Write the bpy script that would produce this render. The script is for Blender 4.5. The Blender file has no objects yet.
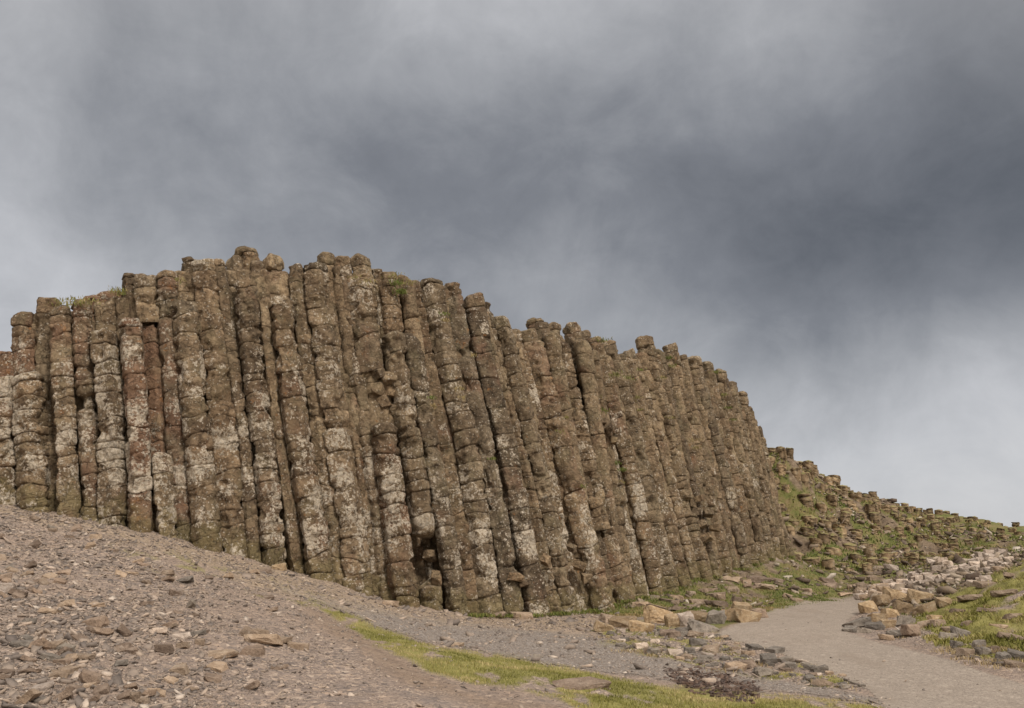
import bpy, bmesh, math, random
import numpy as np
from mathutils import Vector

rng = np.random.default_rng(7)
random.seed(7)
sc = bpy.context.scene
COL = sc.collection
F = 853.0
TH = math.radians(13.6)
EYE = 1.6
CT, ST = math.cos(TH), math.sin(TH)

# ------------------------------------------------------------------ camera maths (used to survey the place)
def ray(px, py):
    cx = (px - 512.0) / F; cy = (354.0 - py) / F
    return cx, CT - ST * cy, ST + CT * cy
def P(px, py, Y):
    x, y, z = ray(px, py)
    return np.array((x * Y / y, Y, EYE + z * Y / y))
def proj(X, Y, Z):
    dz = Z - EYE
    d = CT * Y + ST * dz
    u = -ST * Y + CT * dz
    d = np.where(d < .05, .05, d)
    return 512 + F * X / d, 354 - F * u / d

# ------------------------------------------------------------------ noise
_perm = rng.random(65536)
def _h(ix, iy, iz):
    return _perm[((ix * 73856093) ^ (iy * 19349663) ^ (iz * 83492791)) & 65535]
def vnoise(x, y, z):
    x = np.asarray(x, float); y = np.asarray(y, float) + 0 * x; z = np.asarray(z, float) + 0 * x
    ix = np.floor(x).astype(np.int64); iy = np.floor(y).astype(np.int64); iz = np.floor(z).astype(np.int64)
    fx = x - ix; fy = y - iy; fz = z - iz
    fx = fx * fx * (3 - 2 * fx); fy = fy * fy * (3 - 2 * fy); fz = fz * fz * (3 - 2 * fz)
    r = 0
    for a in (0, 1):
        for b in (0, 1):
            for c in (0, 1):
                r = r + _h(ix + a, iy + b, iz + c) * (fx if a else 1 - fx) * (fy if b else 1 - fy) * (fz if c else 1 - fz)
    return r
def fbm(x, y, z, o=4):
    s = 0; a = .5; t = 0
    for i in range(o):
        s = s + a * vnoise(x, y, z); t += a; a *= .5
        x = x * 2.03 + 11.3; y = y * 2.03 + 5.7; z = z * 2.03 + 3.1
    return s / t
def sstep(a, b, x):
    t = np.clip((x - a) / (b - a), 0, 1)
    return t * t * (3 - 2 * t)

# ------------------------------------------------------------------ object helpers
def new_mesh(name, verts, quads=None, tris=None, attrs=None, smooth=True):
    me = bpy.data.meshes.new(name)
    verts = np.asarray(verts, np.float32)
    me.vertices.add(len(verts)); me.vertices.foreach_set('co', verts.ravel())
    q = np.zeros((0, 4), np.int32) if quads is None else np.asarray(quads, np.int32).reshape(-1, 4)
    t = np.zeros((0, 3), np.int32) if tris is None else np.asarray(tris, np.int32).reshape(-1, 3)
    loops = np.concatenate([q.ravel(), t.ravel()])
    me.loops.add(len(loops)); me.loops.foreach_set('vertex_index', loops)
    starts = np.concatenate([np.arange(len(q)) * 4, len(q) * 4 + np.arange(len(t)) * 3]).astype(np.int32)
    me.polygons.add(len(starts)); me.polygons.foreach_set('loop_start', starts)
    me.update(calc_edges=True)
    me.validate()
    if smooth: me.polygons.foreach_set('use_smooth', np.ones(len(me.polygons), bool))
    if attrs:
        for k, v in attrs.items():
            if len(me.vertices) != len(v): continue
            a = me.color_attributes.new(k, 'FLOAT_COLOR', 'POINT')
            a.data.foreach_set('color', np.asarray(v, np.float32).ravel())
    return me
def link(name, me, mat, parent=None, loc=None):
    o = bpy.data.objects.new(name, me); COL.objects.link(o)
    if me is not None and mat is not None and not me.materials: me.materials.append(mat)
    if loc is not None: o.location = loc
    if parent is not None: o.parent = parent
    return o
def tag(o, label=None, cat=None, group=None, kind=None):
    if kind is None and cat: kind = 'thing'
    if label: o['label'] = label
    if cat: o['category'] = cat
    if group: o['group'] = group
    if kind: o['kind'] = kind
    return o

# ------------------------------------------------------------------ materials
def mat_new(name):
    m = bpy.data.materials.new(name); m.use_nodes = True
    nt = m.node_tree; nt.nodes.clear()
    out = nt.nodes.new('ShaderNodeOutputMaterial'); b = nt.nodes.new('ShaderNodeBsdfPrincipled')
    nt.links.new(b.outputs[0], out.inputs[0])
    b.inputs['Roughness'].default_value = .9
    b.inputs['Specular IOR Level'].default_value = .25
    return m, nt, b
class N:
    def __init__(s, nt): s.nt = nt
    def _set(s, inp, v):
        if isinstance(v, bpy.types.NodeSocket): s.nt.links.new(v, inp)
        elif isinstance(v, (tuple, list)) and len(v) == 3 and inp.type == 'RGBA': inp.default_value = (*v, 1)
        else: inp.default_value = v
    def pos(s): return s.nt.nodes.new('ShaderNodeNewGeometry').outputs['Position']
    def normal(s): return s.nt.nodes.new('ShaderNodeNewGeometry').outputs['True Normal']
    def obj(s): return s.nt.nodes.new('ShaderNodeTexCoord').outputs['Object']
    def rnd(s): return s.nt.nodes.new('ShaderNodeObjectInfo').outputs['Random']
    def math(s, op, a, b=0.0, clamp=False):
        n = s.nt.nodes.new('ShaderNodeMath'); n.operation = op; n.use_clamp = clamp
        s._set(n.inputs[0], a); s._set(n.inputs[1], b); return n.outputs[0]
    def noise(s, v, scale, detail=5, rough=.6, dist=0.0, out=0):
        n = s.nt.nodes.new('ShaderNodeTexNoise')
        s._set(n.inputs['Vector'], v); n.inputs['Scale'].default_value = scale; n.inputs['Detail'].default_value = detail
        n.inputs['Roughness'].default_value = rough; n.inputs['Distortion'].default_value = dist
        return n.outputs[out]
    def vor(s, v, scale, feature='F1', out='Distance', rand=1.0):
        n = s.nt.nodes.new('ShaderNodeTexVoronoi'); n.feature = feature
        s._set(n.inputs['Vector'], v); n.inputs['Scale'].default_value = scale; n.inputs['Randomness'].default_value = rand
        return n.outputs[out]
    def ss(s, x, a, b, lo=0.0, hi=1.0):
        n = s.nt.nodes.new('ShaderNodeMapRange'); n.interpolation_type = 'SMOOTHSTEP'
        s._set(n.inputs[0], x); s._set(n.inputs[1], a); s._set(n.inputs[2], b); n.inputs[3].default_value = lo; n.inputs[4].default_value = hi
        return n.outputs[0]
    def mix(s, f, a, b, mode='MIX'):
        n = s.nt.nodes.new('ShaderNodeMix'); n.data_type = 'RGBA'; n.blend_type = mode; n.clamp_factor = True
        s._set(n.inputs[0], f); s._set(n.inputs[6], a); s._set(n.inputs[7], b); return n.outputs[2]
    def attr(s, name):
        n = s.nt.nodes.new('ShaderNodeAttribute'); n.attribute_name = name
        sp = s.nt.nodes.new('ShaderNodeSeparateColor'); s.nt.links.new(n.outputs['Color'], sp.inputs[0])
        return sp.outputs[0], sp.outputs[1], sp.outputs[2], n.outputs['Alpha']
    def ramp(s, x, stops):
        n = s.nt.nodes.new('ShaderNodeValToRGB'); cr = n.color_ramp
        while len(cr.elements) < len(stops): cr.elements.new(.5)
        for e, (p, c) in zip(cr.elements, stops): e.position = p; e.color = (*c, 1)
        s._set(n.inputs[0], x); return n.outputs[0]
    def bump(s, h, strength, dist, nrm=None):
        n = s.nt.nodes.new('ShaderNodeBump'); n.inputs['Strength'].default_value = strength; n.inputs['Distance'].default_value = dist
        s._set(n.inputs['Height'], h)
        if nrm is not None: s._set(n.inputs['Normal'], nrm)
        return n.outputs[0]
    def scale(s, v, sc_):
        n = s.nt.nodes.new('ShaderNodeVectorMath'); n.operation = 'MULTIPLY'
        s._set(n.inputs[0], v); n.inputs[1].default_value = sc_; return n.outputs[0]
    def add(s, v, w):
        n = s.nt.nodes.new('ShaderNodeVectorMath'); n.operation = 'ADD'
        s._set(n.inputs[0], v); s._set(n.inputs[1], w); return n.outputs[0]
    def up(s):
        g = s.nt.nodes.new('ShaderNodeNewGeometry'); sp = s.nt.nodes.new('ShaderNodeSeparateXYZ')
        s.nt.links.new(g.outputs['Normal'], sp.inputs[0]); return sp.outputs[2]

def basalt_material():
    m, nt, b = mat_new('lichened_basalt'); n = N(nt); orn = n.rnd(); cmb = nt.nodes.new('ShaderNodeCombineXYZ')
    for q in range(3): n._set(cmb.inputs[q], n.math('MULTIPLY', orn, (61.0, 47.0, 83.0)[q]))
    p = n.add(n.pos(), cmb.outputs[0])
    li, ru, ol, dr = n.attr('rock')
    big = n.noise(p, .55, 4, .6); mid = n.noise(p, 3.2, 6, .68, .4); fine = n.noise(p, 17, 5, .7)
    m2 = n.math('ADD', n.math('MULTIPLY', mid, .6), n.math('MULTIPLY', n.noise(n.add(p, (2, 2, 2)), 11, 7, .75), .4))
    base = n.ramp(m2, [(.36, (.062, .043, .028)), (.48, (.182, .136, .090)), (.62, (.335, .262, .180))])
    base = n.mix(n.ss(n.noise(n.add(p, (40, 2, 6)), .8, 3, .5), .42, .6, 0, .35), base, (.10, .068, .042))
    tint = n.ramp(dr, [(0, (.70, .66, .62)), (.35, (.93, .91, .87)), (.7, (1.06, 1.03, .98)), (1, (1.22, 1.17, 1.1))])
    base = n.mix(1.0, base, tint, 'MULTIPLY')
    base = n.mix(1.0, base, n.ramp(n.math('FRACT', n.math('MULTIPLY', orn, 7.31)), [(0, (.62, .60, .58)), (.3, (1.08, .98, .88)), (.5, (.86, .86, .85)), (.75, (1.2, 1.15, 1.06)), (1, (1.02, .92, .82))]), 'MULTIPLY')
    # grey-green skin of old lichen
    base = n.mix(n.ss(n.noise(n.add(p, (9, 3, 5)), 1.4, 5, .65), .45, .70, 0, .42), base, (.21, .170, .095))
    # rust
    rn = n.math('ADD', n.noise(n.add(p, (3, 17, 1)), 1.1, 4, .6), n.math('MULTIPLY', ru, .42))
    rcol = n.ramp(fine, [(.3, (.125, .060, .035)), (.7, (.29, .165, .10))])
    base = n.mix(n.ss(rn, .66, .92, 0, .72), base, rcol)
    spots = n.math('ADD', n.noise(n.add(p, (31, 7, 2)), 4.5, 5, .7), n.math('MULTIPLY', ru, .10))
    base = n.mix(n.ss(spots, .66, .74, 0, .7), base, (.27, .12, .04))
    # olive algae near the foot
    on = n.math('ADD', n.noise(n.add(p, (1, 8, 22)), 2.2, 4, .6), n.math('MULTIPLY', ol, .55))
    base = n.mix(n.ss(on, .80, 1.08, 0, .55), base, (.19, .150, .065))
    # pale crustose lichen: patches, then small crusts
    thr = n.math('ADD', n.math('MULTIPLY', n.noise(n.add(p, (8, 1, 9)), 1.5, 3, .55), .95), n.math('MULTIPLY', li, .32))
    lp = n.math('ADD', n.math('MULTIPLY', n.noise(p, 8.5, 10, .80, .2), 1.25), thr)
    patch = n.ss(lp, 1.385, 1.43, 0, .9)
    crust = n.ss(n.math('ADD', n.vor(n.add(p, n.scale(n.noise(p, 20, 3, .6, 0, 1), (.06, .06, .06))), 10), n.math('MULTIPLY', thr, -.42)), -.03, -.08, 0, .7)
    lcol = n.ramp(fine, [(.3, (.27, .205, .135)), (.5, (.43, .35, .255)), (.7, (.66, .57, .455))])
    base = n.mix(patch, base, lcol)
    base = n.mix(crust, base, (.46, .39, .30))
    # dark pits
    base = n.mix(n.ss(n.noise(n.add(p, (5, 5, 41)), 9, 4, .7), .58, .68, 0, .6), base, (.050, .038, .026))
    nt.links.new(base, b.inputs['Base Color'])
    crack = n.ss(n.vor(n.add(n.scale(p, (1, 1, 1.7)), n.noise(p, 4, 3, .5, 0, 1)), 2.3, 'DISTANCE_TO_EDGE'), 0, .035)
    h = n.math('ADD', n.math('MULTIPLY', mid, 1.2), n.math('MULTIPLY', fine, .35))
    h = n.math('ADD', h, n.math('MULTIPLY', crack, .45))
    h = n.math('ADD', h, n.math('MULTIPLY', n.noise(p, 45, 3, .7), .22))
    nt.links.new(n.bump(h, 1.0, .12), b.inputs['Normal'])
    return m

def ground_material(name='scree_ground'):
    m, nt, b = mat_new(name); n = N(nt); p = n.pos()
    gr, tr, pa, di = n.attr('ga'); hi, ft, mo, sl = n.attr('gb')
    fine = n.noise(p, 30, 4, .7); mid = n.noise(p, 4.2, 6, .7); big = n.noise(p, .5, 4, .6); gritn = n.noise(p, 90, 2, .6)
    cells = n.vor(n.scale(p, (1, 1, 2)), 17, 'F1', 'Color'); sp = nt.nodes.new('ShaderNodeSeparateColor'); nt.links.new(cells, sp.inputs[0])
    cells2 = n.vor(n.scale(p, (1, 1, 2)), 46, 'F1', 'Color'); sp2 = nt.nodes.new('ShaderNodeSeparateColor'); nt.links.new(cells2, sp2.inputs[0])
    c1 = n.ramp(sp.outputs[0], [(0, (.12, .094, .080)), (.3, (.205, .159, .131)), (.6, (.27, .203, .158)), (.85, (.36, .26, .19)), (1, (.45, .35, .27))])
    c2 = n.ramp(sp2.outputs[0], [(0, (.12, .09, .075)), (.35, (.20, .150, .120)), (.7, (.27, .20, .152)), (1, (.38, .295, .23))])
    base = n.mix(n.ss(mid, .42, .6), c1, c2)
    base = n.mix(n.ss(big, .38, .66, 0, .35), base, (.25, .175, .125))
    base = n.mix(n.ss(n.noise(n.add(p, (4, 4, 4)), 1.1, 5, .65), .52, .68, 0, .45), base, (.165, .137, .123))
    # compacted gravel trail
    tcol = n.mix(n.ss(fine, .35, .65), (.135, .109, .090), (.26, .212, .172))
    tcol = n.mix(n.ss(sp2.outputs[1], .78, .95, 0, .7), tcol, (.34, .30, .27))
    tcol = n.mix(n.ss(mid, .5, .7, 0, .4), tcol, (.175, .128, .092))
    base = n.mix(tr, base, tcol)
    # foot of cliff: paler tan chips
    base = n.mix(n.math('MULTIPLY', ft, n.ss(mid, .35, .6, .2, .8)), base, n.mix(sp.outputs[1], (.20, .145, .09), (.40, .30, .20)))
    # hill: brown rock
    hcol = n.ramp(mid, [(.3, (.065, .045, .03)), (.5, (.15, .105, .066)), (.7, (.27, .20, .135))])
    base = n.mix(hi, base, hcol)
    # surfaced path
    pcol = n.mix(n.ss(mid, .3, .7), (.25, .200, .157), (.315, .256, .205))
    pcol = n.mix(n.ss(fine, .42, .62, 0, .6), pcol, (.19, .152, .118))
    pcol = n.mix(n.ss(n.noise(n.add(p, (6, 6, 6)), 11, 5, .75), .54, .62, 0, .6), pcol, (.40, .33, .26))
    pcol = n.mix(n.ss(sp2.outputs[2], .86, .95, 0, .6), pcol, (.12, .098, .08))
    pcol = n.mix(n.ss(gritn, .5, .7, 0, .5), pcol, (.42, .34, .265))
    pcol = n.mix(n.ss(n.noise(n.scale(p, (1, .35, 1)), 1.3, 4, .6), .52, .66, 0, .55), pcol, (.23, .18, .137))
    base = n.mix(pa, base, pcol)
    # dark disturbed soil
    base = n.mix(di, base, n.mix(n.ss(n.noise(p, 9, 5, .7), .4, .6), (.040, .022, .015), (.115, .068, .045)))
    # mud smear next to the trail
    base = n.mix(mo, base, n.mix(n.ss(mid, .4, .6), (.17, .115, .078), (.235, .165, .112)))
    # turf
    gcol = n.ramp(n.noise(p, 2.6, 6, .7), [(.28, (.13, .105, .035)), (.45, (.20, .175, .050)), (.6, (.25, .215, .07)), (.75, (.32, .24, .11))])
    gcol = n.mix(n.ss(fine, .4, .7, 0, .5), gcol, (.10, .105, .024))
    base = n.mix(gr, base, gcol)
    scol = n.ramp(n.noise(p, 1.7, 6, .72), [(.33, (.065, .08, .02)), (.48, (.13, .125, .036)), (.62, (.19, .14, .065)), (.8, (.26, .19, .10))])
    base = n.mix(sl, base, scol)
    nt.links.new(base, b.inputs['Base Color'])
    h = n.math('ADD', n.math('MULTIPLY', n.vor(n.scale(p, (1, 1, 2)), 17), -.7), n.math('MULTIPLY', n.vor(n.scale(p, (1, 1, 2)), 46), -.35))
    h = n.math('ADD', n.math('MULTIPLY', h, n.math('SUBTRACT', 1.0, n.math('MULTIPLY', pa, .5))), n.math('MULTIPLY', fine, .5))
    h = n.math('ADD', h, n.math('MULTIPLY', mid, .8))
    nt.links.new(n.bump(h, .8, .035), b.inputs['Normal'])
    return m

def stone_material(name, cols, spotted=(.42, .38, .32), spot=.3, sc_=6.0):
    m, nt, b = mat_new(name); n = N(nt)
    p = n.pos(); r = n.rnd()
    nn = n.noise(p, sc_, 6, .7)
    base = n.ramp(nn, [(.3, cols[0]), (.5, cols[1]), (.72, cols[2])])
    base = n.mix(1.0, base, n.ramp(r, [(0, (.68, .66, .64)), (.5, (1, .98, .95)), (1, (1.3, 1.24, 1.15))]), 'MULTIPLY')
    base = n.mix(n.ss(n.noise(n.add(p, (7, 7, 7)), sc_ * 2.2, 5, .7), .56, .66, 0, spot), base, spotted)
    base = n.mix(n.ss(n.noise(p, sc_ * 3.3, 7, .78), .5, .64, 0, .5), base, tuple(q * .8 for q in cols[0]))
    nt.links.new(base, b.inputs['Base Color'])
    f2 = n.noise(p, sc_ * 5, 6, .75)
    h = n.math('ADD', nn, n.math('MULTIPLY', f2, .6))
    nt.links.new(n.bump(h, .9, .05), b.inputs['Normal'])
    return m
def scree_material(name, stops):
    m, nt, b = mat_new(name); n = N(nt); p = n.pos()
    r, _, _, _ = n.attr('tone')
    base = n.ramp(r, stops)
    base = n.mix(n.ss(n.noise(p, 14, 5, .7), .4, .68, 0, .45), base, (.17, .137, .117))
    nt.links.new(base, b.inputs['Base Color'])
    nt.links.new(n.bump(n.noise(p, 40, 4, .7), .5, .02), b.inputs['Normal'])
    return m
def grass_material(name, stops):
    m, nt, b = mat_new(name); n = N(nt)
    r, h, _, _ = n.attr('tone')
    base = n.ramp(r, stops)
    nt.links.new(base, b.inputs['Base Color']); b.inputs['Roughness'].default_value = .75
    b.inputs['Specular IOR Level'].default_value = .15
    return m

M_BAS = basalt_material()
M_GND = ground_material()
M_TAN = stone_material('tan_stone', [(.19, .135, .092), (.31, .228, .162), (.42, .33, .25)], spot=.3)
M_OCH = stone_material('ochre_boulder', [(.19, .125, .07), (.33, .235, .14), (.44, .345, .235)], (.45, .40, .33), .35)
M_GRY = stone_material('grey_stone', [(.095, .08, .066), (.19, .161, .134), (.29, .25, .21)], (.36, .33, .29), .3)
M_PAL = stone_material('pale_stone', [(.26, .20, .16), (.44, .355, .29), (.58, .49, .415)], (.64, .57, .5), .35)
M_BRN = stone_material('brown_stone', [(.13, .09, .065), (.235, .17, .125), (.33, .25, .19)], (.40, .34, .27), .25)
M_STUB = stone_material('hillside_basalt', [(.040, .027, .018), (.105, .072, .047), (.185, .138, .095)], (.30, .25, .185), .45, 4.0)
M_SCREE = scree_material('scree_chips', [(0, (.128, .102, .085)), (.25, (.185, .147, .119)), (.5, (.245, .189, .147)), (.75, (.325, .247, .184)), (.92, (.43, .325, .245)), (1, (.52, .43, .345))])
M_GRASS = grass_material('short_turf', [(0, (.12, .115, .025)), (.35, (.20, .185, .045)), (.7, (.28, .235, .08)), (1, (.40, .31, .15))])
M_LUSH = grass_material('lush_turf', [(0, (.085, .105, .022)), (.4, (.15, .155, .038)), (.7, (.20, .165, .06)), (1, (.28, .20, .09))])

# ------------------------------------------------------------------ terrain: surveyed heights
base_line = [(-60,500,19.2),(0,503,19),(30,509,19),(70,515,19),(113,526,19),(165,536,19.1),(209,550,19.3),(250,558,19.5),(277,568,19.7),(322,580,20),
             (359,592,20.3),(407,606,20.8),(431,608,21),(460,615,21.4),(512,618,22.3),(556,616,23.4),(603,610,25),(640,600,27),(705,580,31),(765,562,35),(790,557,37)]
BX = [b_[0] for b_ in base_line]
def Yb(x): return float(np.interp(x, BX, [b_[2] for b_ in base_line]))
def yb(x): return float(np.interp(x, BX, [b_[1] for b_ in base_line]))
ctrl = [P(*b_) for b_ in base_line]
for q in [(0,708,6.4),(0,650,8.4),(0,600,11),(0,550,15),(130,708,7.2),(150,640,9.8),(150,590,13.2),(150,560,16),(256,708,7.6),(260,645,10.3),(270,600,14.5),(260,580,17),
          (400,708,8.1),(400,660,10.8),(390,632,14.5),(400,618,17.5),(520,708,8.7),(520,670,11.6),(520,645,15.2),(520,630,18.6),(650,708,9.3),(650,675,12.2),(650,650,15.6),
          (650,625,20.5),(640,612,24.5),(780,708,9.6),(780,680,12.4),(780,650,15.8),(790,625,20.2),(800,610,25.5),(760,600,28.5),(850,599,31.5),(700,600,28),(740,580,31.8),(900,708,9.9),(1024,708,9.9),(900,680,12.1),
          (1024,680,11.7),(900,645,16.4),(1024,655,13.6),(1024,625,16.2),(1024,600,18.5),(1024,575,22),(1024,562,26),(960,640,16),(945,620,19.5),(950,600,23.5),(900,615,22),(900,596,29.5),(960,582,30),(850,585,35.5),
          (900,580,34),(950,568,36),(1024,552,38),(800,560,39),(850,560,39.5),(800,520,41.5),(850,530,42),(900,550,41),(960,545,42),(1024,540,43),(780,462,43.5),(800,470,44),(840,489,45.5),(880,502,46.5),
          (920,514,47.5),(960,521,48.5),(1024,531,49.5),(1090,542,50)]:
    ctrl.append(P(*q))
for q in [(-60,19,3.2),(-30,14,2.2),(-20,8,1.5),(-14,4,1.3),(-5,2,.5),(0,0,.1),(5,3,0),(14,6,0),(20,10,.2),(28,16,.8),(40,30,1.5),(0,-10,0),(-15,-8,.6),(15,-10,0),
          (-30,30,3),(-14,28,3),(0,32,2.6),(10,44,3.2),(-40,50,3),(0,60,3),(20,62,3.5),(40,62,3.2),(60,45,2.2),(50,70,2.5),(-20,75,2.5),(-70,40,3)]:
    ctrl.append(np.array(q, float))
ctrl = np.array(ctrl)
def _tps_fit(c, lam=.02):
    d = np.hypot(c[:, None, 0] - c[None, :, 0], c[:, None, 1] - c[None, :, 1])
    K = np.where(d > 0, d * d * np.log(d + 1e-9), 0) + lam * np.eye(len(c))
    Pm = np.c_[np.ones(len(c)), c[:, :2]]
    A = np.block([[K, Pm], [Pm.T, np.zeros((3, 3))]])
    return np.linalg.solve(A, np.r_[c[:, 2], 0, 0, 0])
_w = _tps_fit(ctrl)
def hgt_smooth(X, Y):
    X = np.atleast_1d(np.asarray(X, float)); Y = np.atleast_1d(np.asarray(Y, float))
    sh = X.shape; X = X.ravel(); Y = Y.ravel(); out = np.zeros(len(X))
    for i in range(0, len(X), 20000):
        x = X[i:i + 20000]; y = Y[i:i + 20000]
        d = np.hypot(x[:, None] - ctrl[None, :, 0], y[:, None] - ctrl[None, :, 1])
        out[i:i + 20000] = (np.where(d > 0, d * d * np.log(d + 1e-9), 0)) @ _w[:-3] + _w[-3] + _w[-2] * x + _w[-1] * y
    r = np.hypot(X, Y); k = sstep(62, 85, r)
    out = out * (1 - k) + 1.2 * k
    return out.reshape(sh)
def hgt(X, Y):
    z = hgt_smooth(X, Y); X = np.atleast_1d(X); Y = np.atleast_1d(Y)
    r = np.hypot(X, Y)
    px, py = proj(X, Y, z)
    rough = 1 - .85 * sstep(-6, 8, poly_sd(px, py, PATH))
    z = z + ((fbm(X * .9, Y * .9, 3.3, 3) - .5) * .16 + (fbm(X * 5, Y * 5, 7.7, 3) - .5) * .075) * rough
    hill = sstep(38, 42, Y) * sstep(9, 12, X)
    z = z + hill * (fbm(X * .7, Y * .7, 1.1, 3) - .5) * 1.1
    mdm = sstep(0, 12, poly_sd(px, py, MOUND)) * (Y > 3)
    z = z + mdm * ((fbm(X * 1.5, Y * 1.5, 4.4, 3) - .5) * .5 + (fbm(X * 4.5, Y * 4.5, 4.4, 2) - .5) * .14)
    sl = sstep(24, 27, Y) * (1 - hill) * rough * sstep(2, 5, X)
    z = z + sl * (fbm(X * 1.6, Y * 1.6, 9.1, 3) - .5) * .35
    return z

# regions seen on the ground
PATH = [(716,634),(740,622),(775,609),(812,599.5),(850,598),(868,598),(866,606),(852,617),(843,627),(852,634),(880,643),(935,656),(985,672),(1024,684),(1150,715),(1150,900),(890,900),(884,706),(868,690),(850,683),(820,669),(770,649),(735,641)]
TRAIL = [(262,578),(300,591),(345,600),(400,612),(450,621),(520,629),(590,635),(640,652),(700,668),(760,678),(830,688),(890,700),(890,708),(800,694),(740,690),(660,680),(600,672),(540,664),(470,650),(420,641),(375,626),(340,610),(300,598)]
GRASS = [(306,598),(345,611),(380,627),(430,647),(500,656),(560,666),(620,680),(665,686),(760,693),(890,706),(900,730),(620,730),(590,712),(560,697),(520,688),(470,683),(430,671),(395,654),(360,635),(330,615)]
DIRT = [(662,667),(700,668),(735,678),(762,688),(752,700),(712,696),(678,684)]
MUD = [(300,600),(380,640),(420,672),(480,692),(560,708),(500,712),(420,690),(360,655),(310,620)]
RUBB = [(590,630),(640,622),(720,634),(770,650),(830,672),(872,687),(840,692),(740,676),(650,658),(600,646)]
SLOPE = [(596,614),(640,602),(700,582),(770,562),(790,560),(830,574),(866,590),(850,598),(800,602),(740,620),(716,632),(680,616),(620,618)]
MOUND = [(1150,545),(1024,560),(985,574),(950,590),(925,606),(912,620),(925,640),(975,655),(1024,668),(1150,700)]
HILL = [(762,440),(1150,520),(1150,552),(1024,562),(960,588),(905,612),(868,600),(830,575),(788,562),(780,520)]
FOOT = [(-20,500),(100,522),(200,545),(300,575),(400,605),(520,620),(620,612),(620,634),(520,630),(400,616),(330,606),(260,590),(200,565),(100,535),(-20,512)]
def poly_sd(px, py, poly):
    px = np.asarray(px, float); py = np.asarray(py, float)
    a = np.array(poly, float); b_ = np.roll(a, -1, 0)
    d = np.full(px.shape, 1e9); inside = np.zeros(px.shape, bool)
    for (x0, y0), (x1, y1) in zip(a, b_):
        ex, ey = x1 - x0, y1 - y0
        t = np.clip(((px - x0) * ex + (py - y0) * ey) / (ex * ex + ey * ey), 0, 1)
        d = np.minimum(d, np.hypot(px - x0 - t * ex, py - y0 - t * ey))
        c = ((y0 > py) != (y1 > py))
        inside ^= c & (px < (x1 - x0) * (py - y0) / (y1 - y0 + 1e-12) + x0)
    return np.where(inside, d, -d)
def region(X, Y, Z, poly, soft=4.0, wob=5.0, seed=0.0):
    px, py = proj(X, Y, Z)
    sd = poly_sd(px, py, poly) + (fbm(X * 1.7 + seed, Y * 1.1, seed, 4) - .5) * 2 * wob
    return np.where(Y > 1, sstep(-soft, soft, sd), 0)

# ------------------------------------------------------------------ ground sheet
az_f = np.radians(np.linspace(-37, 37, 560))
az = np.concatenate([np.radians(np.arange(-180, -37, 4.0)), az_f, np.radians(np.arange(38, 180.1, 4.0))])
rr = np.concatenate([[.01, 1, 2, 3, 4, 5], np.exp(np.linspace(math.log(5.6), math.log(62), 430)), [66, 72, 80, 95, 130, 200, 350, 700, 1500]])
AZ, RR = np.meshgrid(az, rr, indexing='ij')
GX = RR * np.sin(AZ); GY = RR * np.cos(AZ)
GZ = hgt(GX, GY)
def ground_attrs(X, Y, Z):
    g = region(X, Y, Z, GRASS, 3, 5, 1) * sstep(.31, .43, fbm(X * 3, Y * 2, 5, 4))
    g = np.maximum(g, region(X, Y, Z, MOUND, 4, 6, 2) * sstep(.26, .38, fbm(X * 1.1, Y * 1.1, 15, 4)))
    px, py = proj(X, Y, Z)
    rb = region(X, Y, Z, RUBB, 4, 4, 3)
    g = np.maximum(g, rb * sstep(.48, .56, fbm(X * 1.8, Y * 1.8, 25, 4)))
    lf = region(X, Y, Z, [(110,545),(180,555),(330,600),(300,606),(230,590),(150,570)], 6, 6, 4)
    g = np.maximum(g, .6 * lf * sstep(.54, .64, fbm(X * 2.4, Y * 2.4, 35, 4)))
    t = region(X, Y, Z, TRAIL, 3, 3, 5); pa = region(X, Y, Z, PATH, 1.5, 1.5, 6)
    g = g * (1 - pa) * (1 - .8 * t)
    di = region(X, Y, Z, DIRT, 4, 9, 7) * sstep(.36, .5, fbm(X * 4, Y * 4, 45, 3))
    hi = region(X, Y, Z, HILL, 5, 5, 8); ft = region(X, Y, Z, FOOT, 6, 6, 9)
    mo = .7 * region(X, Y, Z, MUD, 8, 8, 10) * (1 - g)
    sl = region(X, Y, Z, SLOPE, 3, 4, 11) * sstep(.33, .45, fbm(X * 1.2, Y * 1.2, 55, 4))
    sl = np.maximum(sl, hi * sstep(.50, .60, fbm(X * .9, Y * .9, 65, 4) + .085 + .12 * sstep(800, 960, px)))
    hi = np.maximum(hi, region(X, Y, Z, SLOPE, 3, 4, 11))
    far = sstep(55, 70, np.hypot(X, Y)); sl = np.maximum(sl, far)
    return np.stack([g, t, pa, di], -1), np.stack([hi, ft, mo, sl], -1)
ga, gb = ground_attrs(GX, GY, GZ)
na, nr = GX.shape
idx = np.arange(na * nr).reshape(na, nr)
quads = np.stack([idx[:-1, :-1], idx[1:, :-1], idx[1:, 1:], idx[:-1, 1:]], -1)[:, :, ::-1]
V = np.stack([GX, GY, GZ], -1)
ground = link('ground', new_mesh('ground', V.reshape(-1, 3), quads.reshape(-1, 4), None, {'ga': ga.reshape(-1, 4), 'gb': gb.reshape(-1, 4)}), M_GND)
tag(ground, kind='structure')
def sheet(name, mask, lift):
    sel = (mask[:-1, :-1] + mask[1:, :-1] + mask[1:, 1:] + mask[:-1, 1:]) > 2.4
    q = quads[sel]; u, inv = np.unique(q.ravel(), return_inverse=True)
    v = V.reshape(-1, 3)[u].copy(); v[:, 2] += lift
    o = link(name, new_mesh(name, v, inv.reshape(-1, 4), None, {'ga': ga.reshape(-1, 4)[u], 'gb': gb.reshape(-1, 4)[u]}), M_GND)
    tag(o, kind='structure'); return o
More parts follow.
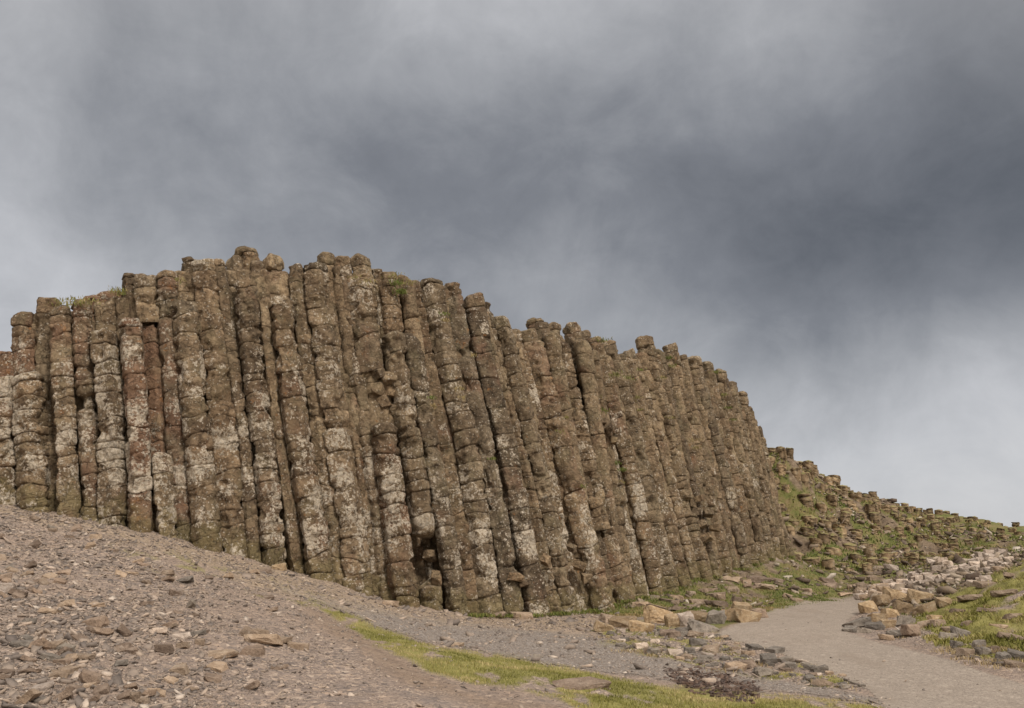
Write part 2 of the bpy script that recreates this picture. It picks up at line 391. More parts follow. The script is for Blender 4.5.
sheet('path', ga[..., 2] * (RR > 5) * (RR < 60), .004)
sheet('gravel_trail', ga[..., 1] * (1 - ga[..., 2]) * (RR > 5) * (RR < 24) * (1 - (ga[..., 0] > .5)), .005)

def gz(x, y): return float(hgt(np.array([x]), np.array([y]))[0])
_GPX, _GPY = proj(GX, GY, GZ)
def hit(px, py):
    """nearest ground point seen in direction (px, py)"""
    cx = (px - 512) / F
    best = None
    a0 = int(np.searchsorted(az, math.atan2(*[ray(px, py)[0], ray(px, py)[1]])))
    a0 = min(max(a0, 1), na - 1)
    col_ = _GPY[a0]; ok = np.where((RR[a0] > 5.5) & (col_ <= py))[0]
    if len(ok) == 0: return GX[a0, 400], GY[a0, 400], GZ[a0, 400]
    k = ok[0]
    return GX[a0, k], GY[a0, k], GZ[a0, k]

# ------------------------------------------------------------------ basalt columns
def column_arrays(axis, R, seed, dl, lich, rust, notches=(), foot_z=None, nang=34, dz=.065, cap_dome=.07, nsides=None, chip=1.0, jk=1.0):
    r_ = np.random.default_rng(seed)
    axis = np.array(axis, float)                       # bottom -> top
    seg = np.linalg.norm(np.diff(axis, axis=0), axis=1); cum = np.r_[0, np.cumsum(seg)]; L = cum[-1]
    joints = [0.0]
    while joints[-1] < L - dl[0] * .6:
        joints.append(joints[-1] + r_.uniform(*dl) * (1 if r_.random() > .12 else 1.8))
    if L - joints[-1] < dl[0] * .5 and len(joints) > 2: joints.pop()
    joints.append(L)
    joints = np.array(joints); nd = len(joints) - 1
    S = []; D = []
    for k in range(nd):
        a, b_ = joints[k], joints[k + 1]; ln = b_ - a
        m_ = max(3, int(ln / dz))
        s = np.r_[a + .004, a + .016, a + .04, np.linspace(a + .075, b_ - .075, m_) if ln > .2 else [(a + b_) / 2], b_ - .04, b_ - .016, b_ - .004]
        S.append(s); D.append(np.full(len(s), k))
    S = np.concatenate(S); D = np.concatenate(D)
    sc_d = 1 + r_.normal(0, .020, nd); off_d = r_.normal(0, R * .026, (nd, 2)); rot_d = r_.normal(0, .03, nd); ton = r_.random(nd)
    ton = np.clip(ton * .75 + .25 * r_.random(), 0, 1)
    d0 = S - joints[D]; d1 = joints[D + 1] - S; d = np.minimum(d0, d1); ln = joints[D + 1] - joints[D]
    jg = r_.uniform(.3, 1.0, nd + 1) ** 1.3 * 1.35 * jk                 # how open each joint is
    jj = np.where(d0 < d1, jg[D], jg[D + 1])
    prof = 1 - (.175 * jj) * np.exp(-d / .013) - .018 * jj * np.exp(-d / .06)
    cen = np.stack([np.interp(S, cum, axis[:, i]) for i in range(3)], -1)
    a = axis[-1] - axis[0]; a /= np.linalg.norm(a)
    e1 = np.array([1., 0, 0]) - a[0] * a; e1 /= np.linalg.norm(e1); e2 = np.cross(a, e1)
    phi = np.linspace(0, 2 * math.pi, nang, endpoint=False)
    ns = nsides or int(r_.choice([5, 6, 6, 6, 7])); p0 = r_.uniform(0, 6.28)
    psi = p0 + np.arange(ns) * 2 * math.pi / ns + r_.normal(0, .13, ns); ap = 1 + r_.normal(0, .07, ns)
    PH = phi[None, :] + rot_d[D][:, None]
    acc = 0
    for q in range(ns): acc = acc + (np.maximum(np.cos(PH - psi[q]), 0) / ap[q]) ** 32
    rad = acc ** (-1 / 32.)
    xw = (rad[0] * np.cos(phi)).max() - (rad[0] * np.cos(phi)).min()
    rad = rad * (2.0 / xw) * R * (prof * sc_d[D])[:, None]
    amp = r_.normal(0, .036, nd + 1); pa_ = r_.uniform(0, 6.28, nd + 1); amp2 = r_.normal(0, .022, nd + 1); amp[0] = 0
    tt = (d0 / ln)[:, None]
    def warp(k): return amp[k][:, None] * np.cos(phi[None] - pa_[k][:, None]) + amp2[k][:, None] * np.cos(2 * phi[None] - 2 * pa_[k][:, None] + 1)
    wz = warp(D) * (1 - tt) + warp(D + 1) * tt
    c = cen[:, None, :] + off_d[D][:, None, 0:1] * e1 + off_d[D][:, None, 1:2] * e2
    for (s0, s1, shr, push) in notches:                # eroded stretch: thinner and set back
        w = sstep(s0 - .06, s0 + .06, S) * (1 - sstep(s1 - .06, s1 + .06, S))
        rad = rad * (1 - w * shr)[:, None]; c = c + (w * push)[:, None, None] * np.array([0, 1., 0])
    pos = c + (rad * np.cos(phi))[..., None] * e1 + (rad * np.sin(phi))[..., None] * e2 + wz[..., None] * a
    x, y, z = pos[..., 0], pos[..., 1], pos[..., 2]
    o = seed * 3.7
    dsp = (fbm(x * 2.3 + o, y * 2.3, z * 1.7, 3) - .5) * .034 + (fbm(x * 8 + o, y * 8, z * 8, 3) - .5) * .040
    dsp = dsp - .07 * np.abs(fbm(x * 4 + o, y * 4, z * 3.2 + 8, 3) - .5) - .05 * np.abs(fbm(x * 11 + o, y * 11, z * 11 + 8, 2) - .5)
    ck = fbm(x * 2.6 + o, y * 2.6 + 9, z * 3.4, 3)
    dsp = dsp - chip * (.035 * sstep(.56, .59, ck) + np.maximum(0, ck - .6) * .4) + .012
    dsp = dsp * min(1, R / .27)
    nrm = (np.cos(phi))[None, :, None] * e1 + (np.sin(phi))[None, :, None] * e2
    pos = pos + dsp[..., None] * nrm
    # rounded cap
    jj_top = None
    caps = []
    last = pos[-1]; cc = last.mean(0)
    dome = cap_dome * r_.uniform(.3, 1.4)
    for f, hh in ((.97, .12), (.88, .5), (.6, .85), (.25, 1.0)):
        ring = cc + (last - cc) * f + a * (dome * hh + .01)
        ring = ring + a * ((fbm(ring[:, 0] * 5 + o, ring[:, 1] * 5, 2, 3) - .5) * .10)[:, None]
        caps.append(ring)
    nshaft = int(np.sum(D < nd - 1))
    full = np.concatenate([pos, np.array(caps)], 0)
    nrows = len(full)
    Dd = np.r_[D, np.full(4, nd - 1)]
    at = np.zeros((nrows, nang, 4)); at[..., 0] = lich; at[..., 1] = rust; at[..., 3] = ton[Dd][:, None]
    lv = r_.normal(0, .16, nd)[Dd]; at[..., 0] += .5 * lv[:, None]
    hgt_ = full[..., 2] - (axis[0][2] + .3)
    at[..., 0] += .30 * np.clip(1.25 - axis[0][1] / 34, .2, .6) / .6 * (sstep(.2, 1.2, hgt_) * (1 - sstep(2.4, 4.6, hgt_))) - .12
    fz = axis[0][2] + .3 if foot_z is None else foot_z
    at[..., 2] = 1 - sstep(.1, 1.3, full[..., 2] - fz)
    return full, np.clip(at, 0, 1.5), nshaft, joints
def ring_quads(nrow, nang):
    i = np.arange(nrow * nang).reshape(nrow, nang); j = np.roll(i, -1, 1)
    return np.stack([i[:-1], j[:-1], j[1:], i[1:]], -1).reshape(-1, 4)
def close(v, at, nang):
    """quads of the rings and a fan over the last one"""
    nrow = v.shape[0]; vv = v.reshape(-1, 3); aa = at.reshape(-1, 4)
    c = v[-1].mean(0)[None]; vv = np.r_[vv, c]; aa = np.r_[aa, at[-1].mean(0)[None]]
    l = np.arange((nrow - 1) * nang, nrow * nang); t = np.stack([l, np.roll(l, -1), np.full(nang, len(vv) - 1)], -1)
    return vv, aa, ring_quads(nrow, nang), t
def build_column(axis, R, seed, dl, lich, rust, **kw):
    full, at, ns_, joints = column_arrays(axis, R, seed, dl, lich, rust, **kw)
    org = np.array(axis[0]); full = full - org
    nang = full.shape[1]
    root = bpy.data.objects.new('basalt_column', None); COL.objects.link(root); root.location = org; root.empty_display_size = .2
    sv = full[:ns_]; 
    v, a_, q, t = close(sv, at[:ns_], nang)
    link('shaft', new_mesh('shaft', v, q, t, {'rock': a_}), M_BAS, root)
    v, a_, q, t = close(full[ns_:], at[ns_:], nang)
    link('cap_block', new_mesh('cap_block', v, q, t, {'rock': a_}), M_BAS, root)
    return root

# survey of the face: points from the top down (picture x, y), width, setback in metres, lichen, rust, look
S_, M_, L_ = (.17, .42), (.24, .62), (.38, 1.0)
A = [
 ([(-48,345),(-44,500)],27,.1,.5,.4,S_,'row','greyish brown column running out of the picture'),
 ([(-22,352),(-18,500)],26,0,.5,.5,S_,'row','rusty brown column at the picture edge'),
 ([(8,355),(12,503)],21,.42,.15,1.0,S_,'back','low rust-red stub top showing behind the leftmost lichened column'),
 ([(2,381),(4,505)],25,-.12,1.0,.5,S_,'row','low pale-lichened column with tilted flat drums'),
 ([(28,317),(33,500)],22,.40,.55,.6,S_,'back','slim stepped column top rising behind a wide broken column near left end'),
 ([(29,378),(31,430),(35,509)],28,-.10,.65,.25,S_,'row','wide broken-topped column with one big white lichen patch'),
 ([(48,301),(47,360),(52,440),(57,512)],20,.38,.25,.2,M_,'back','round-headed grey column half hidden in a dark cleft near left end'),
 ([(61,310),(62,350),(66,410),(71,514)],20,0,.62,.45,S_,'row','thin-drummed column topped by dry grass'),
 ([(82,304),(83,350),(87,400),(90,440),(92,518)],19,.06,.55,.55,S_,'row','narrow column with a dark hole halfway up',[(396,412,.35,.15)]),
 ([(94,297),(97,330),(103,515)],18,.55,.45,.8,S_,'back','rusty grassy-topped column head behind a round-shouldered column'),
 ([(111,295),(113,330),(120,520)],25,.62,.4,1.0,S_,'back','rust-stained flat-topped column head of stacked thin slabs'),
 ([(102,333),(108,370),(112,410),(113,525)],25,-.05,.85,.3,S_,'row','sturdy column of bulging pale drums'),
 ([(130,322),(134,370),(138,430),(140,480),(140,533)],25,-.16,.75,.85,M_,'row','broken-off rust and white blotched column with jutting top'),
 ([(130,277),(134,320),(146,520)],17,.55,.3,.2,S_,'back','slim column head with square drums, left of twin skyline neighbours'),
 ([(147,278),(148,300),(151,325)],20,.12,.3,.2,M_,'float',''),
 ([(152,330),(156,400),(159,440),(163,525)],18,.34,.12,.9,L_,'back','smooth rust-brown column under an overhanging block'),
 ([(161,457),(163,490),(166,535)],20,-.02,.8,.3,M_,'row','short stump column with white lichened top'),
 ([(167,275),(169,330),(173,370),(176,435),(179,470),(184,536)],21,.22,.42,.65,M_,'row','rusty many-jointed column sunk between two stouter ones'),
 ([(186,304),(192,370),(198,420),(203,480),(208,549)],26,-.10,.65,.2,M_,'row','broad rounded broken column with pale shoulder'),
 ([(189,261),(194,300),(204,540)],18,.6,.35,.35,S_,'back','squat column head left of the tall bulging skyline column'),
 ([(204,262),(210,310),(217,370),(224,430),(229,490),(234,556)],25,.02,.6,.15,M_,'row','tall bulging column reaching the skyline'),
 ([(219,263),(225,310),(234,370),(243,430),(248,480),(254,560)],14,.12,.4,.2,S_,'row','thin pencil-like column squeezed between stout ones'),
 ([(233,259),(238,300),(246,420),(262,560)],15,.55,.4,.1,M_,'back','small skyline column head beside the highest block'),
 ([(245,251),(250,285),(262,420),(275,565)],21,.62,.35,.1,M_,'back','highest square block of the skyline on its column'),
 ([(246,282),(250,330),(257,390),(264,440),(269,490),(276,568)],23,-.08,.7,.35,S_,'row','stout white-speckled column with a knobbly lower half'),
 ([(257,265),(262,300),(272,420),(288,570)],17,.50,.35,.2,M_,'back','rounded column head right of the highest skyline block'),
 ([(273,260),(276,300),(284,420),(300,570)],20,.62,.3,.3,M_,'back','round-topped column head leaning over a narrow shaft'),
 ([(264,300),(268,350),(276,420),(284,470),(291,520),(298,573)],15,.10,.45,.45,L_,'row','slender rusty shaft with long smooth drums'),
 ([(281,300),(286,345),(295,420),(305,480),(314,530),(321,580)],24,-.16,.7,.45,M_,'row','jutting flat-topped column with an undercut notch',[(346,352,.12,.05)]),
 ([(295,268),(300,310),(309,370),(318,430),(327,490),(338,584)],16,.16,.45,.15,M_,'row','narrow skyline column with pale foot'),
 ([(315,267),(320,310),(329,370),(336,420),(344,480),(352,530),(359,593)],25,-.02,.65,.2,M_,'row','stout tall column with undercut at mid height',[(424,431,.16,.08)]),
 ([(325,256),(334,310),(343,370),(356,440),(366,510),(376,596)],16,.35,.4,.3,S_,'back','slim many-jointed column with rounded skyline head'),
 ([(342,259),(349,310),(357,370),(364,430),(373,490),(386,600)],16,.30,.6,.25,S_,'row','finely jointed narrow column beneath a round skyline knob'),
 ([(358,259),(364,290),(376,400)],18,.55,.35,.1,S_,'back','ball-shaped column head on the skyline above the broken overhang'),
 ([(358,279),(364,320),(369,350),(372,374)],27,.06,.5,.3,L_,'hang','thick smooth column whose foot has broken away into a dark ragged overhang'),
 ([(372,372),(382,430),(400,600)],24,.72,.3,.35,M_,'fill',''),
 ([(384,428),(390,480),(397,530),(406,606)],27,-.14,.65,.55,M_,'row','rounded stump of a column below the ragged overhang'),
 ([(375,272),(380,300),(390,380)],15,.60,.4,.1,M_,'back','small boulder-like column head right of the ball-shaped one'),
 ([(386,276),(390,310),(394,345)],20,.40,.45,.1,S_,'back','thin-jointed column head above a lower rounded shoulder'),
 ([(393,334),(399,380),(408,430),(416,480),(423,530),(431,608)],24,-.02,.55,.15,M_,'row','column hollowed out at its foot by a black cavity',[(537,584,.66,.85)]),
 ([(405,337),(412,345),(419,390),(428,440),(438,490),(447,540),(458,615)],21,.06,.55,.25,M_,'row','greyish column with moss-green foot'),
 ([(400,279),(410,310),(424,370),(440,470),(460,600)],18,.62,.3,.3,M_,'back','grass-tufted column head on the skyline'),
 ([(414,284),(421,320),(431,370),(442,430),(452,480),(462,530),(474,616)],19,.26,.45,.4,L_,'row','narrow grey-brown column with orange lichen flecks'),
 ([(430,283),(437,330),(449,380),(463,430),(470,480),(477,530),(490,616)],25,-.06,.55,.15,M_,'row','stout flat-topped column of blocky drums'),
 ([(449,285),(457,330),(468,380),(482,440),(491,490),(501,540),(513,616)],20,.04,.55,.4,L_,'row','straight column with a square joint window in its side'),
 ([(471,298),(480,350),(492,400),(504,450),(514,500),(523,550),(537,617)],25,-.10,.55,.4,L_,'row','thick round-shouldered column stepping down from the skyline'),
 ([(485,306),(494,350),(506,400),(519,450),(531,500),(543,560),(556,615)],15,.24,.5,.15,M_,'row','thin recessed column with mossy seam'),
 ([(498,320),(508,350),(520,400),(533,450),(544,500),(556,560),(570,614)],22,.0,.5,.2,M_,'row','rounded sloping column of many worn drums'),
 ([(514,332),(524,370),(540,430),(566,560),(580,612)],14,.32,.75,.2,S_,'back','pale thin column wedged behind a rounded sloping one'),
 ([(534,322),(544,350),(556,400),(572,460),(600,580)],19,.45,.4,.4,M_,'back','upright column head standing behind a jutting cylinder'),
 ([(531,344),(540,380),(552,420),(566,470),(578,520),(590,560),(601,608)],23,-.16,.5,.5,L_,'row','jutting cylinder-like column with a clean broken top'),
 ([(551,326),(558,350),(572,400),(600,480),(622,590)],17,.42,.4,.1,M_,'back','square-topped column head behind a finely ringed cylinder'),
 ([(559,345),(568,385),(580,435),(592,485),(600,531)],20,-.12,.5,.1,S_,'row2','finely ringed cylinder column ending in mid-air above a slab'),
 ([(604,541),(614,570),(624,601)],26,-.02,.5,.4,L_,'row','big smooth leaning slab at the cliff foot'),
 ([(571,327),(580,360),(592,400),(604,440),(618,500),(640,598)],19,.10,.7,.3,M_,'row','column with bright white broken edges halfway',[(432,446,.3,.12),(505,530,.35,.15)]),
 ([(582,333),(594,370),(612,430),(650,596)],13,.45,.4,.2,M_,'back','thin dark column head right of a white-edged column'),
 ([(593,340),(605,380),(618,430),(634,490),(655,592)],19,.0,.6,.45,M_,'row','orange and white mottled column with grassy ledge'),
 ([(606,342),(617,375),(632,430),(649,500),(669,588)],18,.10,.4,.15,M_,'row','moss-capped column right of the mottled one'),
 ([(617,356),(628,390),(644,440),(660,500),(682,584)],16,.08,.5,.15,M_,'row','plain grey-brown column under a saddle in the skyline'),
 ([(628,352),(640,390),(657,440),(672,500),(692,580)],14,.26,.5,.3,M_,'row','slim column with a pale rounded head'),
 ([(644,338),(652,375),(664,420),(680,490),(703,577)],19,.0,.4,.1,S_,'row','tall square-headed column standing proud of the right skyline',[(500,514,.35,.12)]),
 ([(657,352),(668,400),(684,460),(712,573)],13,.14,.45,.1,M_,'row','thin column right of the square-headed one'),
 ([(669,346),(678,390),(694,450),(710,510),(724,570)],17,.02,.5,.25,M_,'row','pale round-headed column with green seam',[(420,430,.3,.1)]),
 ([(681,356),(690,400),(705,455),(733,567)],13,.16,.45,.2,M_,'row','slim column between two round heads'),
 ([(692,358),(702,400),(718,460),(732,515),(742,564)],16,.0,.5,.1,M_,'row','knob-headed grey column'),
 ([(706,363),(715,405),(729,460),(742,515),(752,562)],15,.02,.5,.15,M_,'row','broad-headed column on the falling skyline'),
 ([(719,371),(727,410),(740,465),(752,515),(761,560)],13,.04,.4,.2,M_,'row','moss-streaked column on the falling skyline'),
 ([(730,383),(737,420),(749,470),(760,515),(769,559)],13,.0,.5,.1,M_,'row','rough column with stacked small blocks on top'),
 ([(741,394),(747,430),(757,475),(768,520),(776,558)],13,.02,.5,.1,M_,'row','round-topped column near the right end'),
 ([(748,408),(754,445),(764,485),(774,525),(783,557)],11,.04,.4,.1,M_,'row','narrow fluted column near the right end'),
 ([(756,428),(762,460),(770,495),(780,528),(789,556)],11,.06,.4,.2,M_,'row','last low column at the cliff right end'),
]
ORD = ['first', 'second', 'third', 'fourth', 'fifth', 'sixth', 'seventh', 'eighth', 'ninth', 'tenth', 'eleventh', 'twelfth', 'thirteenth', 'fourteenth', 'fifteenth', 'sixteenth', 'seventeenth', 'eighteenth', 'nineteenth', 'twentieth', 'twenty-first', 'twenty-second']
cols3d = []
rows = [e for e in A if e[6] == 'row']
rows.sort(key=lambda e: e[0][-1][0])
hollow = next(i for i, e in enumerate(rows) if 'black cavity' in e[7])
def where(e):
    i = rows.index(e)
    if i == hollow or 'slab at the cliff' in e[7] or 'picture' in e[7]: return ''
    if i < 12: return ', %s from the left end' % ORD[i - 1] if i > 1 else ''
    if i < hollow: return ', %s left of the foot cavity' % ORD[hollow - i - 1]
    if i - hollow < 12: return ', %s right of the foot cavity' % ORD[i - hollow - 1]
    return ', %s from the right end' % ORD[len(rows) - 1 - i] if i < len(rows) - 1 else ''
def axis3(pts, w, back):
    xb = float(pts[-1][0]); tgt = yb(xb)
    # depth belongs to where the column's line meets the ground
    if pts[-1][1] < tgt - 20:
        xb = xb + (tgt - pts[-1][1]) * .22
    Y0 = Yb(xb) + back
    R = w / F * Y0 / 2 * (1.06 if back < .3 else 1.2)
    out = []
    zb = None
    for (x, y) in reversed(pts):
        p = P(x, y, Y0 + R * .8)
        if zb is None: zb = min(p[2], 3.5)
        Yq = Y0 + R * .8 + .045 * max(0, p[2] - zb)
        out.append(P(x, y, Yq))
    return out, R, Y0
for i, e in enumerate(A):
    pts, w, back, li, ru, dl, k, look = e[:8]; no = e[8] if len(e) > 8 else []
    if k == 'back' and pts[-1][1] < 560 and pts[-1][1] < yb(pts[-1][0]) - 5 and pts[-1][1] > 470: pass
    ax, R, Y0 = axis3(pts, w, back)
    total = sum(np.linalg.norm(np.array(ax[j + 1]) - np.array(ax[j])) for j in range(len(ax) - 1))
    if k in ('row', 'back', 'fill') and pts[-1][1] > 470:  # bury the foot
        d = np.array(ax[0]) - np.array(ax[1]); d /= np.linalg.norm(d)
        ax = [np.array(ax[0]) + d * .35] + list(ax); total += .35
    ys = [p[1] for p in pts]
    ztop = ax[-1][2]; zb = ax[0][2]
    nn = []
    for (y0, y1, shr, push) in no:
        za = P(0, y1, Y0 + R)[2]; zc = P(0, y0, Y0 + R)[2]
        s0 = (za - zb) / (ztop - zb) * total; s1 = (zc - zb) / (ztop - zb) * total
        nn.append((s0, s1, shr, push))
    foot = gz(ax[0][0], ax[0][1])
    far = Y0 > 27
    c = build_column(ax, R, 100 + i, dl, li, ru, notches=nn, foot_z=foot, nang=32 if far else 48, dz=.07 if far else .045,
                     nsides=None, chip=1.5 if k in ('hang', 'float', 'row2') else 1.0)
    cols3d.append((pts, ax, R, Y0, k))
    if k == 'float': look = 'overhanging column head block above a smooth rust-brown recessed column'
    if k == 'fill': look = 'dark recessed column seen under the ragged overhang'
    tag(c, (look + where(e)) if k == 'row' else look, 'basalt column', 'basalt columns standing side by side in the cliff face')

# loose broken blocks wedged under the ragged overhang
def hull(seed, n=16, flat=.6, jag=.25):
    r_ = random.Random(seed)
    bm = bmesh.new()
    sk = r_.uniform(-.35, .35)
    for sx in (-1, 1):
        for sy in (-1, 1):
            for sz in (-1, 1):
                x_, y_, z_ = sx * r_.uniform(.55, 1), sy * r_.uniform(.5, 1), sz * r_.uniform(.5, 1)
                bm.verts.new((x_ + sk * y_, y_ * .8, z_ * flat))
    for i in range(max(0, n - 9)):
        v = Vector((r_.gauss(0, 1), r_.gauss(0, 1), r_.gauss(0, .5))); v.normalize()
        bm.verts.new((v.x * 1.05, v.y * .85, v.z * flat))
    res = bmesh.ops.convex_hull(bm, input=bm.verts)
    bmesh.ops.delete(bm, geom=[g for g in set(res['geom_interior'] + res['geom_unused']) if isinstance(g, bmesh.types.BMVert)], context='VERTS')
    return bm
def hull_mesh(name, seed, mat, flat=.6, bev=.07, n=13, sub=True):
    bm = hull(seed, n, flat)
    bmesh.ops.dissolve_limit(bm, angle_limit=.25, verts=bm.verts[:], edges=bm.edges[:])
    bmesh.ops.bevel(bm, geom=bm.edges[:], offset=bev, segments=2, affect='EDGES', profile=.6, clamp_overlap=True)
    bmesh.ops.triangulate(bm, faces=bm.faces[:])
    bmesh.ops.subdivide_edges(bm, edges=bm.edges[:], cuts=2, use_grid_fill=True)
    me = bpy.data.meshes.new(name)
    for v in bm.verts:
        k = (vnoise(v.co.x * 2.5 + seed, v.co.y * 2.5, v.co.z * 2.5) - .5) * .16
        k2 = abs(float(fbm(v.co.x * 5 + seed, v.co.y * 5, v.co.z * 5, 2)) - .5) * .22 + abs(float(vnoise(v.co.x * 1.7 + seed, v.co.y * 1.7, 5.5)) - .5) * .28
        v.co *= 1 + float(k) - k2
    mx_ = max(abs(v.co.x) for v in bm.verts)
    for v in bm.verts: v.co /= mx_
    bm.to_mesh(me); bm.free(); me.materials.append(mat)
    return me

def wedge(px, py, w, Y, i, label, group, mat):
    mat = M_BAS; me = hull_mesh('broken_block', 800 + i, mat, .75, .06, 13)
    o = link('broken_block', me, None); s = w / F * Y / 2
    o.scale = (s, s, s); o.location = P(px, py, Y); o.rotation_euler = (random.uniform(-.5, .5), random.uniform(-.5, .5), random.uniform(0, 6))
    tag(o, label, 'rock', group)
M_BRK = stone_material('broken_basalt', [(.065, .043, .026), (.155, .108, .066), (.26, .19, .12)], (.46, .39, .30), .6, 4.0)
for i, (x, y, w_, dy) in enumerate([(367,377,17,.1),(379,373,16,.0),(389,379,17,.12),(366,392,18,.3),(378,391,20,.12),(392,393,18,.2),(369,405,18,.35),(384,404,22,.2),(394,408,17,.25),(374,415,18,.4)]):
    wedge(x, y, w_, Yb(400) + .52 + dy, i, 'broken angular block wedged in the ragged overhang at mid cliff', 'broken blocks in the ragged overhang', M_BRK)
for i, (x, y, w_, dy) in enumerate([(601,421,11,-.05),(610,428,13,-.1),(597,431,10,.1),(613,440,11,0)]):
    wedge(x, y, w_, Yb(640) + .1 + dy, 20 + i, 'pale broken block beside the white-edged column', 'pale broken blocks on the cliff', M_BRK)
for i, (x, y, w_, dy) in enumerate([(682,498,11,0),(690,503,12,.1),(700,498,12,0),(696,511,13,.1),(708,513,13,0),(686,514,12,.1),(703,524,13,.05),(714,528,12,.1),(706,538,13,.0)]):
    wedge(x, y, w_, Yb(712) + .05 + dy, 40 + i, 'squarish loose block in the crumbled patch low on the right face', 'loose blocks in the crumbled patch', M_BRK)
wedge(430, 556, 16, Yb(431) + .85, 60, 'dark worn block hanging in the black cavity at the cliff foot', None, M_BRK)
wedge(436, 578, 16, Yb(431) + .55, 61, 'lower worn block lying at the mouth of the black foot cavity', None, M_BRK)
for i, (x, y, w_, dy) in enumerate([(516,577,14,0),(524,583,12,0),(546,560,13,.1),(572,548,12,.1),(580,566,14,0),(587,578,12,0),(543,590,12,0)]):
    wedge(x, y, w_, Yb(x) + .0 + dy, 70 + i, 'small loose block jammed between column feet right of the cavity', 'loose blocks jammed between column feet', M_BRK)

# ------------------------------------------------------------------ rock body behind the columns (structure)
def skyline(x):
    xs = [-140,-60,-22,8,28,48,82,112,147,189,245,290,325,358,400,449,471,498,534,571,617,644,690,730,756,768]
    ys = [360,350,352,358,320,304,306,297,280,264,262,272,262,264,285,288,300,322,326,330,358,346,362,386,430,452]
    return np.interp(x, xs, ys)
U = 150
tx = np.linspace(-140, 762, U)                       # top x along the skyline
# base x matching each top x (follow the leaning columns)
bxs = np.interp(tx, [-140,8,61,133,204,246,281,315,358,393,430,471,531,571,617,644,692,730,756], [-135,10,71,140,234,276,321,359,396,431,490,537,601,640,682,703,742,769,789])
rowsV = []
vs = np.linspace(0, 1, 46)
G = np.zeros((U, len(vs), 3))
for i in range(U):
    Y0 = Yb(bxs[i]) + 1.05
    b0 = P(bxs[i], yb(bxs[i]) + 14, Y0); t0 = P(tx[i], skyline(tx[i]) + 13, Y0 + .3)
    G[i] = b0[None] * (1 - vs[:, None]) + t0[None] * vs[:, None]
G[..., 1] += (fbm(G[..., 0] * 2.2, G[..., 2] * .5, 4, 3) - .5) * .5
backs = [.5, 1.2, 2.2, 3.5, 5.5, 8, 8.5]
drop = [.0, .02, .05, .1, .3, .7, 8]
Bk = np.zeros((U, len(backs), 3))
for j, (bk, dp) in enumerate(zip(backs, drop)):
    Bk[:, j] = G[:, -1] + np.array([0, bk, -dp])
    Bk[:, j, 2] += (fbm(Bk[:, j, 0] * .8, Bk[:, j, 1] * .8, 2, 3) - .5) * .3 - .1
G = np.concatenate([G, Bk], 1)
# right-hand end turns the corner
endc = np.stack([G[-1] + np.array([.35 * k, 1.5 * k, 0]) * 1.0 + np.array([0, 0, -.25 * k]) * np.linspace(0, 1, G.shape[1])[:, None] for k in range(1, 6)], 0)
G = np.concatenate([G, endc], 0)
gi = np.arange(G.shape[0] * G.shape[1]).reshape(G.shape[:2])
gq = np.stack([gi[:-1, :-1], gi[1:, :-1], gi[1:, 1:], gi[:-1, 1:]], -1).reshape(-1, 4)
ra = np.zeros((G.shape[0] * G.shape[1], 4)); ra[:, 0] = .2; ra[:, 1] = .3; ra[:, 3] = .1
parts_v = [G.reshape(-1, 3)]; parts_q = [gq]; parts_a = [ra]; off = len(parts_v[0]); parts_t = []
# inner ribs fill the gaps between the surveyed columns
sd = 900
front = sorted([c for c in cols3d if c[0][-1][1] > 490], key=lambda c: c[0][-1][0])
for a_, b_ in zip(front[:-1], front[1:]):
    xb = (a_[0][-1][0] + b_[0][-1][0]) / 2
    if 412 < xb < 446: continue
    tx_ = (a_[0][0][0] + b_[0][0][0]) / 2 + 4; ty = max(skyline(tx_) + 5, min(a_[0][0][1], b_[0][0][1]) + 3) + random.uniform(0, 7)
    Y0 = Yb(xb) + .62
    R = 18 / F * Y0 / 2
    ax = [P(xb, yb(xb) + 12, Y0), P(tx_, ty, Y0 + .25)]
    sd += 1
    full, at, ns_, _ = column_arrays(ax, R, sd, (.3, .9), .25, .35, nang=16, dz=.14)
    v, aa, q, t = close(full, at, 16)
    parts_v.append(v); parts_q.append(q + off); parts_t.append(t + off); parts_a.append(aa); off += len(v)
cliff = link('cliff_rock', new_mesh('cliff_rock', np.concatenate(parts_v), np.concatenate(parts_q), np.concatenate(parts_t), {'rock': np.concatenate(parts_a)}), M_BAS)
tag(cliff, kind='structure')

